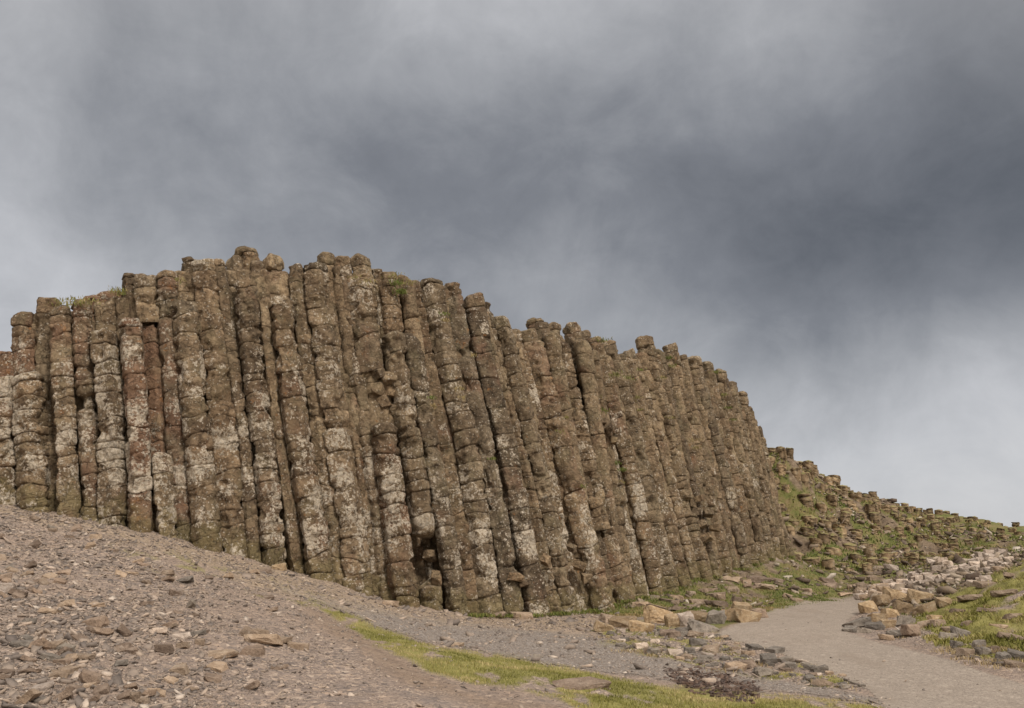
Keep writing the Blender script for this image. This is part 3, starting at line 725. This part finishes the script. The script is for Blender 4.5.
# ------------------------------------------------------------------ hillside column stubs
def stub_mesh(seed, mossy):
    r_ = np.random.default_rng(seed)
    h = r_.uniform(1.2, 1.9)
    full, at, ns_, _ = column_arrays([(0, 0, 0), (r_.normal(0, .05), .03, h)], .32, seed, (.3, .8), .4, .3, nang=20, dz=.08, cap_dome=.10, chip=1.0, jk=.3)
    v, a_, q, t = close(full, at, 18)
    me = new_mesh('stub', v, q, t, {'rock': a_}); return me
def stub_material():
    m, nt, b = mat_new('mossy_column_stub'); n = N(nt); p = n.pos(); r = n.rnd()
    _, _, _, dr = n.attr('rock')
    nn = n.noise(p, 3.5, 6, .7)
    base = n.ramp(nn, [(.3, (.13, .092, .056)), (.5, (.25, .187, .118)), (.72, (.38, .305, .205))])
    base = n.mix(1.0, base, n.ramp(dr, [(0, (.7, .68, .66)), (1, (1.35, 1.28, 1.2))]), 'MULTIPLY')
    base = n.mix(1.0, base, n.ramp(r, [(0, (.75, .7, .65)), (1, (1.3, 1.25, 1.2))]), 'MULTIPLY')
    base = n.mix(n.ss(n.noise(n.add(p, (7, 7, 7)), 6, 5, .7), .55, .65, 0, .6), base, (.31, .26, .19))
    top = n.ss(n.math('ADD', n.up(), n.math('MULTIPLY', n.noise(p, 1.1, 4, .6), 1.1)), .85, 1.35, 0, .85)
    mcol = n.ramp(n.noise(p, 4, 5, .7), [(.3, (.12, .12, .035)), (.5, (.19, .165, .06)), (.7, (.25, .19, .10))])
    base = n.mix(top, base, mcol)
    nt.links.new(base, b.inputs['Base Color'])
    nt.links.new(n.bump(nn, .8, .06), b.inputs['Normal'])
    return m
M_ST = stub_material()
stubs = [stub_mesh(2000 + i, i % 2) for i in range(14)]
for me in stubs: me.materials.append(M_ST)
cand = []
for gx in np.arange(9, 34, .60):
    for gy in np.arange(37.5, 50.5, .80):
        x = gx + random.uniform(-.24, .24) + (.3 if int(gy * 10) % 2 else 0); y = gy + random.uniform(-.3, .3)
        cand.append((x, y))
cand = np.array(cand); cz = hgt(cand[:, 0], cand[:, 1]); cpx, cpy = proj(cand[:, 0], cand[:, 1], cz)
HSTUB = [(764,440),(800,462),(840,482),(880,494),(920,505),(960,512),(1035,522),(1035,545),(980,548),(930,560),(890,570),(840,570),(795,556),(782,520)]
sdv = poly_sd(cpx, cpy, HSTUB)
w_ = sdv + (fbm(cand[:, 0] * .6, cand[:, 1] * .6, 77, 3) - .5) * 34
keep = np.where((sdv > -4) & (w_ > -4))[0]
keep = sorted(keep, key=lambda i: -w_[i] - .25 * (900 - cpx[i]))[:292]
for n_, i in enumerate(keep):
    x, y = cand[i]; z = cz[i]
    me = stubs[n_ % len(stubs)]
    o = link('column_stub', me, None)
    s = random.uniform(.65, 1.1) * (1 - .3 * float(sstep(830, 950, cpx[i])))
    rightness = sstep(800, 960, cpx[i])
    hs = random.uniform(.55, 1.0) * (1 - .5 * float(rightness))
    up_ = .10 + .40 * random.random() * (1 - .55 * float(rightness))
    h = me.vertices[len(me.vertices) - 1].co.z
    zq = round((z + up_) / .22) * .22
    o.scale = (s, s, hs); o.rotation_euler = (random.gauss(0, .04), random.gauss(-.10, .04), random.uniform(0, 6.28))
    o.location = (x, y, min(zq, z + .78) - h * hs)
    tag(o, 'weathered basalt column stub stepping down the mossy slope beyond the cliff', 'column stub', 'column stubs stepping down the far slope')

# ------------------------------------------------------------------ stones
stone_sets = {}
def stones_of(key, mat, flat, n=9):
    if key not in stone_sets: stone_sets[key] = [hull_mesh(key, 300 + 31 * len(stone_sets) + i, mat, flat, .05 if key != 'ochre' else .09, 13 if i % 2 else 17) for i in range(n)]
    return stone_sets[key]
for k_, m_, f_ in (('tan', M_TAN, .42), ('ochre', M_OCH, .7), ('grey', M_GRY, .5), ('pale', M_PAL, .6), ('brown', M_BRN, .42)): stones_of(k_, m_, f_)
def stone(name, key, px, py, w, h=None, label='', cat='stone', group=None, rz=None, sink=.25, i=None, tilt=.12):
    x, y, z = hit(px, py)
    s = w / F * y / 2
    me = random.choice(stone_sets[key]) if i is None else stone_sets[key][i]
    o = link(name, me, None)
    hs = s if h is None else h / F * y / 2
    zs = [v.co.z for v in me.vertices]; mz = max(zs)
    f = 1.0 if h is None else hs / (s * mz)
    dep = min(1.0, .9)
    o.scale = (s, s * dep, s * f)
    o.rotation_euler = (random.gauss(0, tilt), random.gauss(0, tilt), random.uniform(-.5, .5) if rz is None else rz)
    o.location = (x, y + s * .3, z + (mz * s * f) * (1 - 2 * sink) * .9)
    tag(o, label, cat, group); return o

# singled-out slabs
stone('flat_stone', 'tan', 262, 643, 36, 10, 'largest tan slab of the four lying together on the gravel slope', 'stone', 'tan slabs lying together', 0, i=0)
stone('flat_stone', 'tan', 252, 636, 26, 8, 'rear left tan slab of the four on the gravel slope', 'stone', 'tan slabs lying together', .3, i=1)
stone('flat_stone', 'tan', 281, 643, 17, 8, 'smallest tan slab of the four, squeezed between two others', 'stone', 'tan slabs lying together', .1, i=2)
stone('flat_stone', 'tan', 297, 650, 25, 8, 'reddish tan slab, rightmost of the four on the slope', 'stone', 'tan slabs lying together', 0, i=3)
stone('flat_stone', 'tan', 217, 659, 36, 8, 'thin wide tan slab lying alone just left of the four slabs', 'stone', None, 0, i=4)
stone('flat_stone', 'tan', 198, 646, 12, 7, 'small pale lump left above the thin wide slab', 'stone', None, 0, i=5)
stone('slab_stone', 'brown', 582, 688, 50, 12, 'broad brown slab sunk in the front grass strip', 'slab', None, .5, i=4, sink=.5)
stone('yellow_stone', 'ochre', 277, 570, 14, 8, 'small yellow stone resting against the cliff foot', 'stone', None, 0, i=0)
stone('flat_stone', 'ochre', 513, 611, 30, 9, 'rounded pale slab against the cliff foot, upper of three', 'stone', 'slabs at the cliff foot', 0, i=2)
stone('flat_stone', 'tan', 492, 617, 32, 6, 'flat tan slab at the cliff foot, left of three', 'stone', 'slabs at the cliff foot', 0, i=6)
stone('flat_stone', 'tan', 521, 619, 24, 8, 'tan block at the cliff foot, lowest of three', 'stone', 'slabs at the cliff foot', 0, i=5)
stone('flat_stone', 'tan', 388, 606, 18, 7, 'tan stone at the foot of the ragged stump column', 'stone', None, 0, i=2)
stone('flat_stone', 'grey', 538, 659, 11, 4, 'lone dark flat pebble on the gravel trail', 'stone', None, 0, i=2)
stone('flat_stone', 'tan', 455, 646, 14, 4, 'tan stone chip at the edge of the grass strip', 'stone', None, 0, i=2)
# ochre boulder row beside the path
for (x, y, w, h, key, lab) in [
    (603,632,22,11,'ochre','pale ochre boulder at the left end of the boulder row'),
    (622,628,30,12,'ochre','flat-topped ochre boulder, second from the left in the row'),
    (638,632,26,12,'ochre','sandy block in front of the large ochre boulder'),
    (657,623,34,18,'ochre','largest ochre boulder of the row beside the path'),
    (676,627,24,15,'ochre','angular ochre boulder right of the largest one'),
    (686,627,18,17,'pale','upright white-faced boulder leaning in the row'),
    (700,622,24,14,'ochre','cracked ochre boulder behind the grey block'),
    (703,632,34,11,'grey','long grey block in front of the ochre boulders'),
    (716,624,22,15,'grey','brown-grey boulder right of the cracked ochre one'),
    (728,622,22,16,'ochre','brown boulder on top near the right end of the row'),
    (745,622,26,15,'ochre','rounded brownish boulder at the right end of the row'),
    (741,614,20,13,'ochre','pale block perched behind the right-end boulder'),
    (759,618,16,11,'brown','small dark boulder where the row meets the path'),
    (612,622,26,7,'tan','flat slab behind the left end of the row')]:
    stone('boulder', key, x, y, w, h, lab, 'boulder', 'boulders in a row beside the path', sink=.2)
# boulders of the right-hand bank
rb = [(868,613,20,13,'ochre'),(884,606,22,13,'ochre'),(900,603,26,16,'ochre'),(918,603,24,15,'ochre'),(904,613,26,14,'ochre'),(925,614,24,12,'ochre'),(890,617,20,10,'ochre'),(876,622,22,11,'ochre'),
      (858,627,26,10,'grey'),(875,630,20,9,'grey'),(888,628,16,10,'ochre'),(898,637,20,9,'grey'),(886,640,16,6,'tan'),(912,636,20,13,'brown'),(907,624,20,9,'grey'),(935,622,22,9,'ochre'),(947,641,18,9,'grey'),
      (962,638,20,10,'grey'),(958,648,14,8,'grey'),(979,648,16,9,'grey'),(983,655,18,9,'grey'),(995,654,16,8,'brown'),(1004,662,18,9,'grey'),(1017,660,22,9,'grey'),(1015,668,18,8,'tan'),(966,656,16,9,'tan'),
      (850,632,16,6,'grey'),(864,633,14,6,'grey'),(937,627,14,8,'tan'),(923,628,16,8,'tan'),(893,597,16,9,'ochre'),(876,598,16,8,'tan'),(945,606,18,9,'ochre'),(880,590,16,8,'tan'),(1003,640,14,6,'tan')]
names_of = {'ochre': ('boulder', 'rough ochre boulder on the bank right of the path'), 'grey': ('stone_block', 'dark grey stone edging the bank right of the path'),
            'tan': ('stone_block', 'tan stone lying among the bank boulders right of the path'), 'brown': ('stone_block', 'brown stone lying among the grey bank stones right of the path')}
for (x, y, w, h, key) in rb:
    stone(names_of[key][0], key, x, y, w, h, names_of[key][1], 'boulder' if key == 'ochre' else 'stone', 'stones on the bank right of the path', sink=.2)
for (x, y, w, h) in [(972,600,24,6),(990,612,20,5),(1006,596,26,7),(1015,618,18,6),(958,612,16,5),(985,586,22,6),(1012,578,20,6),(950,632,14,5),(998,628,16,5),(1018,640,18,8),(968,624,12,5),(1003,570,16,5)]:
    stone('half_buried_stone', 'tan', x, y, w, h, 'flat tan stone half buried in the turf of the right-hand bank', 'stone', 'half-buried stones in the right bank', sink=.4)
# pale boulder spill
for i in range(120):
    u = random.random(); t_ = u
    cx_ = 858 + 150 * t_; cy_ = 597 - 34 * t_ + random.gauss(0, 5.0 + 3 * t_)
    w = random.uniform(5, 14)
    key = 'pale' if (u > .2 or random.random() < .5) else 'tan'
    stone('pale_boulder', key, cx_, cy_, w, w * .6, 'pale pinkish boulder in the spill at the foot of the far slope', 'boulder', 'pale boulders spilling off the far slope', sink=.15)
# grey rubble between trail and path
n0 = 0
for i in range(700):
    x = random.uniform(590, 872); y = random.uniform(630, 692)
    if poly_sd(np.array([x]), np.array([y]), RUBB)[0] < 1: continue
    w = random.choice([7, 8, 9, 11, 13, 16, 20]) * random.uniform(.8, 1.1)
    key = random.choices(['grey', 'tan', 'brown', 'pale'], [.6, .16, .16, .08])[0]
    adj = {'grey': 'dark grey', 'tan': 'tan', 'brown': 'brown', 'pale': 'whitish'}[key]
    stone('rubble_stone', key, x, y, w, w * .42, adj + ' stone in the grassy rubble between the trail and the path', 'stone', 'rubble stones between trail and path', sink=.22)
    n0 += 1
    if n0 >= 110: break
# stones on the slope under the far columns
for i in range(42):
    x = random.uniform(610, 860); y = random.uniform(578, 612)
    if poly_sd(np.array([x]), np.array([y]), SLOPE)[0] < 2: continue
    stone('slope_stone', random.choice(['tan', 'brown']), x, y, random.uniform(8, 24), random.uniform(3, 8), 'half-buried stone in the patchy grass below the cliff right end', 'stone', 'half-buried stones on the grass slope', sink=.35)
# biggest stones of the scree
n0 = 0; tries = 0
while n0 < 120 and tries < 3000:
    tries += 1
    x = random.uniform(-5, 300); y = random.uniform(512, 705)
    if y < yb(x) + 8: continue
    dens = 1.0 - .75 * (x / 300)
    if random.random() > dens: continue
    w = min(28, .95 * (7 + 6 * random.random()) * (1 + .9 * (y - 500) / 200) * (1.5 if random.random() < .12 else 1))
    key = random.choices(['tan', 'brown', 'grey', 'pale'], [.30, .56, .08, .06])[0]
    adj = {'grey': 'slate grey', 'tan': 'tan', 'brown': 'brown', 'pale': 'whitish'}[key]
    stone('scree_stone', key, x, y, w, w * random.uniform(.25, .5), adj + ' flat stone lying in the scree of the left slope', 'stone', 'large stones in the left scree', sink=.2, tilt=.3)
    n0 += 1

# loose chips: scree and gravel as masses
chip_src = []
for i in range(20):
    bm = hull(700 + i, 9 if i % 3 else 15, .36, .35); bmesh.ops.triangulate(bm, faces=bm.faces[:])
    bm.verts.ensure_lookup_table(); bm.verts.index_update()
    chip_src.append((np.array([v.co[:] for v in bm.verts]), np.array([[v.index for v in f.verts] for f in bm.faces]))); bm.free()
def scatter(name, n, area, size, dens, label, cat, seed, mat=M_SCREE, tone=(0, 1)):
    r_ = np.random.default_rng(seed)
    (a0, a1), (r0, r1) = area
    A_ = np.radians(r_.uniform(a0, a1, n)); R_ = np.exp(r_.uniform(math.log(r0), math.log(r1), n))
    X = R_ * np.sin(A_); Y = R_ * np.cos(A_); Z = hgt(X, Y); px, py = proj(X, Y, Z)
    k = r_.random(n) < dens(X, Y, Z, px, py)
    X, Y, Z, R_ = X[k], Y[k], Z[k], R_[k]; n = len(X)
    s = size(r_, R_, px[k])
    Vs, Ts, As = [], [], []; o_ = 0
    which = r_.integers(0, len(chip_src), n)
    for j in range(len(chip_src)):
        m = np.where(which == j)[0]
        if len(m) == 0: continue
        v, t = chip_src[j]
        th = r_.uniform(0, 6.28, len(m)); tl = r_.normal(0, .38, (len(m), 2))
        vx = v[None, :, 0] * np.cos(th)[:, None] - v[None, :, 1] * np.sin(th)[:, None]
        vy = v[None, :, 0] * np.sin(th)[:, None] + v[None, :, 1] * np.cos(th)[:, None]
        vz = v[None, :, 2] * r_.uniform(.5, 1.2, len(m))[:, None] + vx * tl[:, :1] + vy * tl[:, 1:]
        w = np.stack([X[m, None] + vx * s[m, None], Y[m, None] + vy * s[m, None], Z[m, None] + (vz + .12) * s[m, None]], -1)
        Vs.append(w.reshape(-1, 3)); Ts.append((t[None] + (np.arange(len(m)) * len(v))[:, None, None]).reshape(-1, 3) + o_)
        c = np.zeros((len(m), len(v), 4)); c[..., 0] = r_.uniform(*tone, len(m))[:, None] ** 1.1; As.append(c.reshape(-1, 4)); o_ += len(m) * len(v)
    me = new_mesh(name, np.concatenate(Vs), None, np.concatenate(Ts), {'tone': np.concatenate(As)}, smooth=False)
    tag(link(name, me, mat), label, cat, None, 'stuff')
def d_scree(X, Y, Z, px, py):
    left = sstep(430, 60, px)
    up_ = (py > np.interp(px, BX, [b_[1] for b_ in base_line]) - 3)
    return (.12 + .88 * left) * up_ * (1 - sstep(-2, 4, poly_sd(px, py, PATH))) * (1 - .85 * sstep(-2, 4, poly_sd(px, py, TRAIL))) * (1 - .9 * sstep(-2, 4, poly_sd(px, py, GRASS))) * (px < 640) * (.4 + .6 * sstep(.4, .6, fbm(X * 1.4, Y * 1.4, 3, 3)))
scatter('scree', 150000, ((-33, 10), (5.6, 22)), lambda r_, R_, px: np.minimum(.05, .62 * (.008 + .0075 * r_.pareto(2.2, len(R_))) * (.5 + R_ / 11)) * (1.15 - .45 * sstep(60, 350, px)), d_scree,
        'loose flat stone chips covering the left slope', 'scree', 5)
def d_grav(X, Y, Z, px, py):
    return np.maximum(.6 * sstep(-3, 3, poly_sd(px, py, TRAIL)), .95 * sstep(-3, 3, poly_sd(px, py, RUBB))) + .75 * sstep(-2, 3, poly_sd(px, py, FOOT)) + .6 * sstep(0, 3, poly_sd(px, py, [(845,625),(870,600),(930,592),(960,575),(1024,556),(1024,566),(960,590),(930,612),(935,626),(1024,655),(1024,675),(960,658),(900,642)]))
scatter('gravel', 80000, ((-18, 33), (6.5, 36)), lambda r_, R_, px: (.006 + .008 * r_.pareto(3.0, len(R_))).clip(0, .07) * (.5 + R_ / 13), d_grav, 'grey gravel chips strewn over trail and rubble', 'gravel', 6)
scatter('path_grit', 14000, ((8, 34), (6, 30)), lambda r_, R_, px: (.003 + .003 * r_.pareto(3, len(R_))).clip(0, .03) * (.5 + R_ / 13), lambda X, Y, Z, px, py: .5 * sstep(0, 5, poly_sd(px, py, PATH)), 'fine grit lying on the path', 'gravel', 8)
M_HB = scree_material('hill_rubble', [(0, (.075, .05, .034)), (.5, (.17, .122, .08)), (.85, (.30, .225, .155)), (1, (.45, .38, .30))])
scatter('slope_rubble', 30000, ((4, 36), (25, 52)), lambda r_, R_, px: .06 + .05 * r_.pareto(2.6, len(R_)).clip(0, 4), lambda X, Y, Z, px, py: np.maximum(sstep(-3, 3, poly_sd(px, py, HILL)), .14 * sstep(-2, 3, poly_sd(px, py, SLOPE))) * (.15 + .85 * sstep(.42, .58, fbm(X * .9, Y * .9, 31, 3))) * (poly_sd(px, py, PATH) < -3),
        'broken brown rock rubble over the far slope', 'rubble', 12, M_HB)
scatter('soil_clods', 5000, ((5, 20), (8.5, 15)), lambda r_, R_, px: .012 + .03 * r_.random(len(R_)), lambda X, Y, Z, px, py: sstep(-6, 5, poly_sd(px, py, DIRT)), 'dark brown clods of disturbed soil by the trail', 'soil', 9,
        scree_material('soil_clod', [(0, (.03, .017, .012)), (.6, (.075, .042, .028)), (1, (.14, .085, .055))]))

# ------------------------------------------------------------------ grass
def blades(name, X, Y, Z, h, mat, label, cat, seed, tone, spread=.03, lean=.35, wfac=1.0):
    r_ = np.random.default_rng(seed); n = len(X)
    th = r_.uniform(0, 6.28, n); hh = h * r_.uniform(.5, 1.3, n); w = hh * .10 * wfac
    lx = r_.normal(0, lean, n) * hh; ly = r_.normal(0, lean, n) * hh
    X = X + r_.normal(0, spread, n); Y = Y + r_.normal(0, spread, n)
    dx = np.cos(th) * w; dy = np.sin(th) * w
    a = np.stack([X - dx, Y - dy, Z - .01], -1); b_ = np.stack([X + dx, Y + dy, Z - .01], -1)
    c = np.stack([X + lx * .45 + dx * .7, Y + ly * .45 + dy * .7, Z + hh * .6], -1); d = np.stack([X + lx * .45 - dx * .7, Y + ly * .45 - dy * .7, Z + hh * .6], -1)
    e = np.stack([X + lx, Y + ly, Z + hh], -1)
    v = np.stack([a, b_, c, d, e], 1).reshape(-1, 3); k = np.arange(n)[:, None] * 5
    q = k + np.array([0, 1, 2, 3]); t = k + np.array([3, 2, 4])
    col_ = np.zeros((n, 5, 4)); col_[..., 0] = np.clip(tone + r_.normal(0, .16, n), 0, 1)[:, None]
    me = new_mesh(name, v, q, t, {'tone': col_.reshape(-1, 4)})
    return tag(link(name, me, mat), label, cat, None, 'stuff')
def grass_points(n, area, dens, seed):
    r_ = np.random.default_rng(seed); (a0, a1), (r0, r1) = area
    A_ = np.radians(r_.uniform(a0, a1, n)); R_ = np.exp(r_.uniform(math.log(r0), math.log(r1), n))
    X = R_ * np.sin(A_); Y = R_ * np.cos(A_); Z = hgt(X, Y); px, py = proj(X, Y, Z)
    k = r_.random(n) < dens(X, Y, Z, px, py); return X[k], Y[k], Z[k], px[k], py[k]
def d_g1(X, Y, Z, px, py):
    a, b_ = ground_attrs(X, Y, Z); return a[:, 0] * (px < 905) * (1 - a[:, 3])
X, Y, Z, px, py = grass_points(170000, ((-16, 26), (8, 23)), d_g1, 21)
blades('grass', X, Y, Z, .018 + .014 * fbm(X * 2, Y * 2, 1, 2), M_GRASS, 'short yellow-green grass strip beside the trail', 'grass', 22, sstep(.3, .7, fbm(X * 1.5, Y * 1.5, 9, 3)), .02, .5, 1.3)
def d_g2(X, Y, Z, px, py):
    a, b_ = ground_attrs(X, Y, Z); return a[:, 0] * (px > 900)
X, Y, Z, px, py = grass_points(110000, ((22, 36), (12, 45)), d_g2, 23)
blades('bank_grass', X, Y, Z, .022 + .05 * sstep(.5, .7, fbm(X * 2.2, Y * 2.2, 71, 3)), M_GRASS, 'bright green turf on the bank right of the path', 'grass', 24, .1 + .6 * sstep(.35, .65, fbm(X * .8, Y * .8, 9, 3)), .03, .5, 1.8)
def d_g3(X, Y, Z, px, py):
    a, b_ = ground_attrs(X, Y, Z); return b_[:, 3]
X, Y, Z, px, py = grass_points(150000, ((4, 36), (22, 52)), d_g3, 25)
blades('slope_grass', X, Y, Z, .05 + .06 * (Y > 38), M_LUSH, 'patchy green and brown grass on the far slope', 'grass', 26, sstep(.3, .75, fbm(X * .9, Y * .9, 19, 3)), .05, .5, 2.2)

# tufts rooted on ledges of the columns
TX = []
def ledge(px, py, n, r=.12, dry=.5, h=.055):
    best = None
    for pts, ax, R, Y0, k in cols3d:
        ys = [p[1] for p in pts]; xs = [p[0] for p in pts]
        if min(ys) - 4 <= py <= max(ys):
            cx_ = np.interp(py, ys, xs); 
            if abs(cx_ - px) < R * F / Y0 * 1.2:
                yy = Y0 + R * .15
                if best is None or yy < best: best = yy
    if best is None: best = Yb(px) + .6
    p = P(px, py, best)
    for i in range(n): TX.append((p[0] + random.gauss(0, r), p[1] + random.gauss(0, .07), p[2] + random.gauss(0, r * .35), dry, h))
for (x, y, n, r, dry) in [(65,303,120,.2,.75),(78,303,120,.2,.7),(90,302,60,.12,.8),(117,291,100,.12,.75),(122,293,60,.1,.6),(180,281,40,.08,.7),(397,283,120,.10,.25),(401,292,140,.10,.15),(396,276,60,.12,.8),
    (408,283,60,.12,.7),(444,314,40,.06,.2),(446,321,30,.06,1),(432,398,40,.05,.1),(434,407,30,.05,1),(459,389,40,.07,1),(462,398,30,.06,1),(473,356,20,.05,1),(493,459,25,.05,.1),(355,277,40,.1,.9),(368,282,50,.1,.9),
    (598,398,80,.10,.5),(603,411,90,.10,.4),(585,385,60,.10,.7),(615,375,90,.12,.5),(628,378,80,.12,.4),(618,464,60,.08,.1),(622,470,60,.08,.1),(622,482,30,.08,.9),(668,358,100,.10,.15),(672,366,80,.10,.3),
    (662,378,50,.1,.8),(716,372,80,.1,.4),(724,395,70,.08,.6),(728,408,70,.08,.2),(733,420,50,.08,.3),(640,370,50,.08,.3),(695,440,60,.12,1),(697,448,50,.1,.9),(603,340,90,.14,.5),(560,432,30,.06,.7),(566,418,30,.06,.8),
    (638,398,40,.08,.6),(670,418,40,.08,.8),(640,410,40,.06,.7),(15,506,60,.09,.1),(583,487,30,.06,.1)]:
    ledge(x, y, n, r, dry)
# tufts at the foot of the cliff and dry clumps on the bank
for i in range(170):
    x = random.uniform(470, 792); y = yb(x) + random.uniform(-10, 3); p = P(x, y, Yb(x) - .05)
    z0 = gz(p[0], p[1])
    for k in range(36): TX.append((p[0] + random.gauss(0, .12), p[1] + random.gauss(0, .08) - .05, z0 + .01 + random.random() * .05, random.choice([.1, .3, .6]), .06))
TX = np.array(TX)
blades('ledge_grass', TX[:, 0], TX[:, 1], TX[:, 2], TX[:, 4], M_LUSH, 'tufts of grass and moss growing on column ledges and joints', 'grass', 31, TX[:, 3] * .9, .0, .5, 2.0)
DX = []
for i in range(95):
    if i < 40: x, y = random.uniform(940, 1024), random.uniform(640, 672); y = max(y, np.interp(x, [940, 1024], [636, 655]))
    elif i < 60: x, y = random.uniform(870, 1010), random.uniform(585, 640)
    else: x, y = random.uniform(600, 870), random.uniform(636, 690)
    if i >= 60 and poly_sd(np.array([x]), np.array([y]), RUBB)[0] < -3: continue
    if poly_sd(np.array([x]), np.array([y]), PATH)[0] > -2: continue
    q = hit(x, y)
    sg = random.uniform(.05, .13)
    for k in range(45): DX.append((q[0] + random.gauss(0, sg), q[1] + random.gauss(0, sg), q[2]))
DX = np.array(DX)
M_DRY = grass_material('dry_grass', [(0, (.20, .14, .06)), (.5, (.32, .235, .12)), (1, (.42, .32, .19))])
blades('dry_grass', DX[:, 0], DX[:, 1], DX[:, 2], .042, M_DRY, 'straw-coloured dry grass tufts among the stones', 'grass', 33, .5, .03, .55, 1.4)

# ------------------------------------------------------------------ world: heavy cloud deck
SUN_EL, SUN_AZ = math.radians(46), math.radians(148)        # high, behind the camera
w = bpy.data.worlds.new('World'); sc.world = w; w.use_nodes = True
nt = w.node_tree; nt.nodes.clear(); n = N(nt)
out = nt.nodes.new('ShaderNodeOutputWorld')
sky = nt.nodes.new('ShaderNodeTexSky'); sky.sky_type = 'NISHITA'; sky.sun_disc = False
sky.sun_elevation = SUN_EL; sky.sun_rotation = SUN_AZ
b1 = nt.nodes.new('ShaderNodeBackground'); nt.links.new(sky.outputs[0], b1.inputs[0]); b1.inputs[1].default_value = .10
d = nt.nodes.new('ShaderNodeTexCoord').outputs['Generated']
def vm(op, a, b_):
    q = nt.nodes.new('ShaderNodeVectorMath'); q.operation = op; n._set(q.inputs[0], a); n._set(q.inputs[1], b_); return q
ds = n.scale(d, (1, 1, 1.2))
nc = nt.nodes.new('ShaderNodeTexNoise'); nt.links.new(ds, nc.inputs['Vector']); nc.inputs['Scale'].default_value = 2.6; nc.inputs['Detail'].default_value = 5; nc.inputs['Roughness'].default_value = .55
off_ = vm('SUBTRACT', nc.outputs['Color'], (.5, .5, .5)).outputs[0]
dd = vm('NORMALIZE', vm('ADD', d, n.scale(off_, (.17, .17, .17))).outputs[0], (0, 0, 0)).outputs[0]
val = None
# (picture x, y where the cloud mass lies, brightness change, sharpness)
BL = [(60,40,.08,24),(0,150,-.10,30),(200,130,-.09,40),(0,330,.28,30),(170,300,.12,60),(130,240,-.02,50),(330,150,-.10,40),(480,200,-.06,40),(450,20,.10,60),(590,20,.19,110),(640,160,-.10,50),(805,65,.27,100),(850,110,.04,120),(700,90,-.02,60),(960,70,-.18,45),(900,230,-.26,34),(780,280,-.12,60),
      (640,320,.15,70),(800,420,.06,45),(960,440,.13,30),(1015,230,-.12,60),(700,240,-.06,60),(1024,520,.16,60),(880,480,.12,40),(250,60,.0,40),(1000,330,.06,60)]
for (x, y, a, k) in BL:
    c = np.array(ray(x, y)); c /= np.linalg.norm(c)
    dt = vm('DOT_PRODUCT', dd, tuple(float(q) for q in c)).outputs['Value']
    g = n.math('MULTIPLY', n.math('EXPONENT', n.math('MULTIPLY', n.math('SUBTRACT', dt, 1.0), float(k))), float(a))
    val = g if val is None else n.math('ADD', val, g)
val = n.math('ADD', val, .40)
wisp = n.noise(n.scale(d, (1.25, 1, 1.05)), 4.2, 8, .60, .25)
bil = n.noise(n.scale(d, (1.0, 1, 1.5)), 9.0, 6, .62, .5)
val = n.math('ADD', val, n.math('MULTIPLY', n.math('SUBTRACT', wisp, .5), .46))
val = n.math('ADD', val, n.math('MULTIPLY', n.math('SUBTRACT', bil, .5), .22))
cc = n.ramp(val, [(0.0, (.095, .102, .116)), (.25, (.180, .188, .207)), (.45, (.305, .312, .330)), (.65, (.46, .465, .485)), (.9, (.62, .615, .62))])
# unseen cloud overhead and behind the viewer, brightened to light the ground
sepn = nt.nodes.new('ShaderNodeSeparateXYZ'); nt.links.new(d, sepn.inputs[0])
br = n.ss(n.math('SUBTRACT', n.math('MULTIPLY', sepn.outputs[2], .55), sepn.outputs[1]), -.60, .35)
cc = n.mix(br, cc, (.96, .93, .90))
b2 = nt.nodes.new('ShaderNodeBackground'); nt.links.new(cc, b2.inputs[0]); b2.inputs[1].default_value = 1.0
mx = nt.nodes.new('ShaderNodeMixShader'); mx.inputs[0].default_value = .95
nt.links.new(b1.outputs[0], mx.inputs[1]); nt.links.new(b2.outputs[0], mx.inputs[2]); nt.links.new(mx.outputs[0], out.inputs[0])
w.cycles.sampling_method = 'MANUAL'; w.cycles.sample_map_resolution = 512

sl = bpy.data.lights.new('sun', 'SUN'); sl.energy = 2.5; sl.angle = math.radians(10); sl.color = (1, .95, .88)
so = bpy.data.objects.new('sun', sl); COL.objects.link(so)
sd_ = Vector((math.sin(SUN_AZ) * math.cos(SUN_EL), math.cos(SUN_AZ) * math.cos(SUN_EL), math.sin(SUN_EL)))
so.rotation_euler = sd_.to_track_quat('Z', 'Y').to_euler()

cam = bpy.data.cameras.new('camera'); co = bpy.data.objects.new('camera', cam); COL.objects.link(co)
cam.sensor_width = 36; cam.lens = F / 1024 * 36; cam.clip_end = 4000; cam.clip_start = .1
co.location = (0, 0, EYE); co.rotation_euler = (math.pi / 2 + TH, 0, 0)
sc.camera = co
sc.view_settings.view_transform = 'Standard'; sc.view_settings.look = 'None'; sc.view_settings.exposure = .24; sc.view_settings.gamma = 1
sc.view_settings.use_curve_mapping = False
sc.render.engine = 'CYCLES'; sc.cycles.use_denoising = True; sc.cycles.max_bounces = 4; sc.cycles.diffuse_bounces = 3
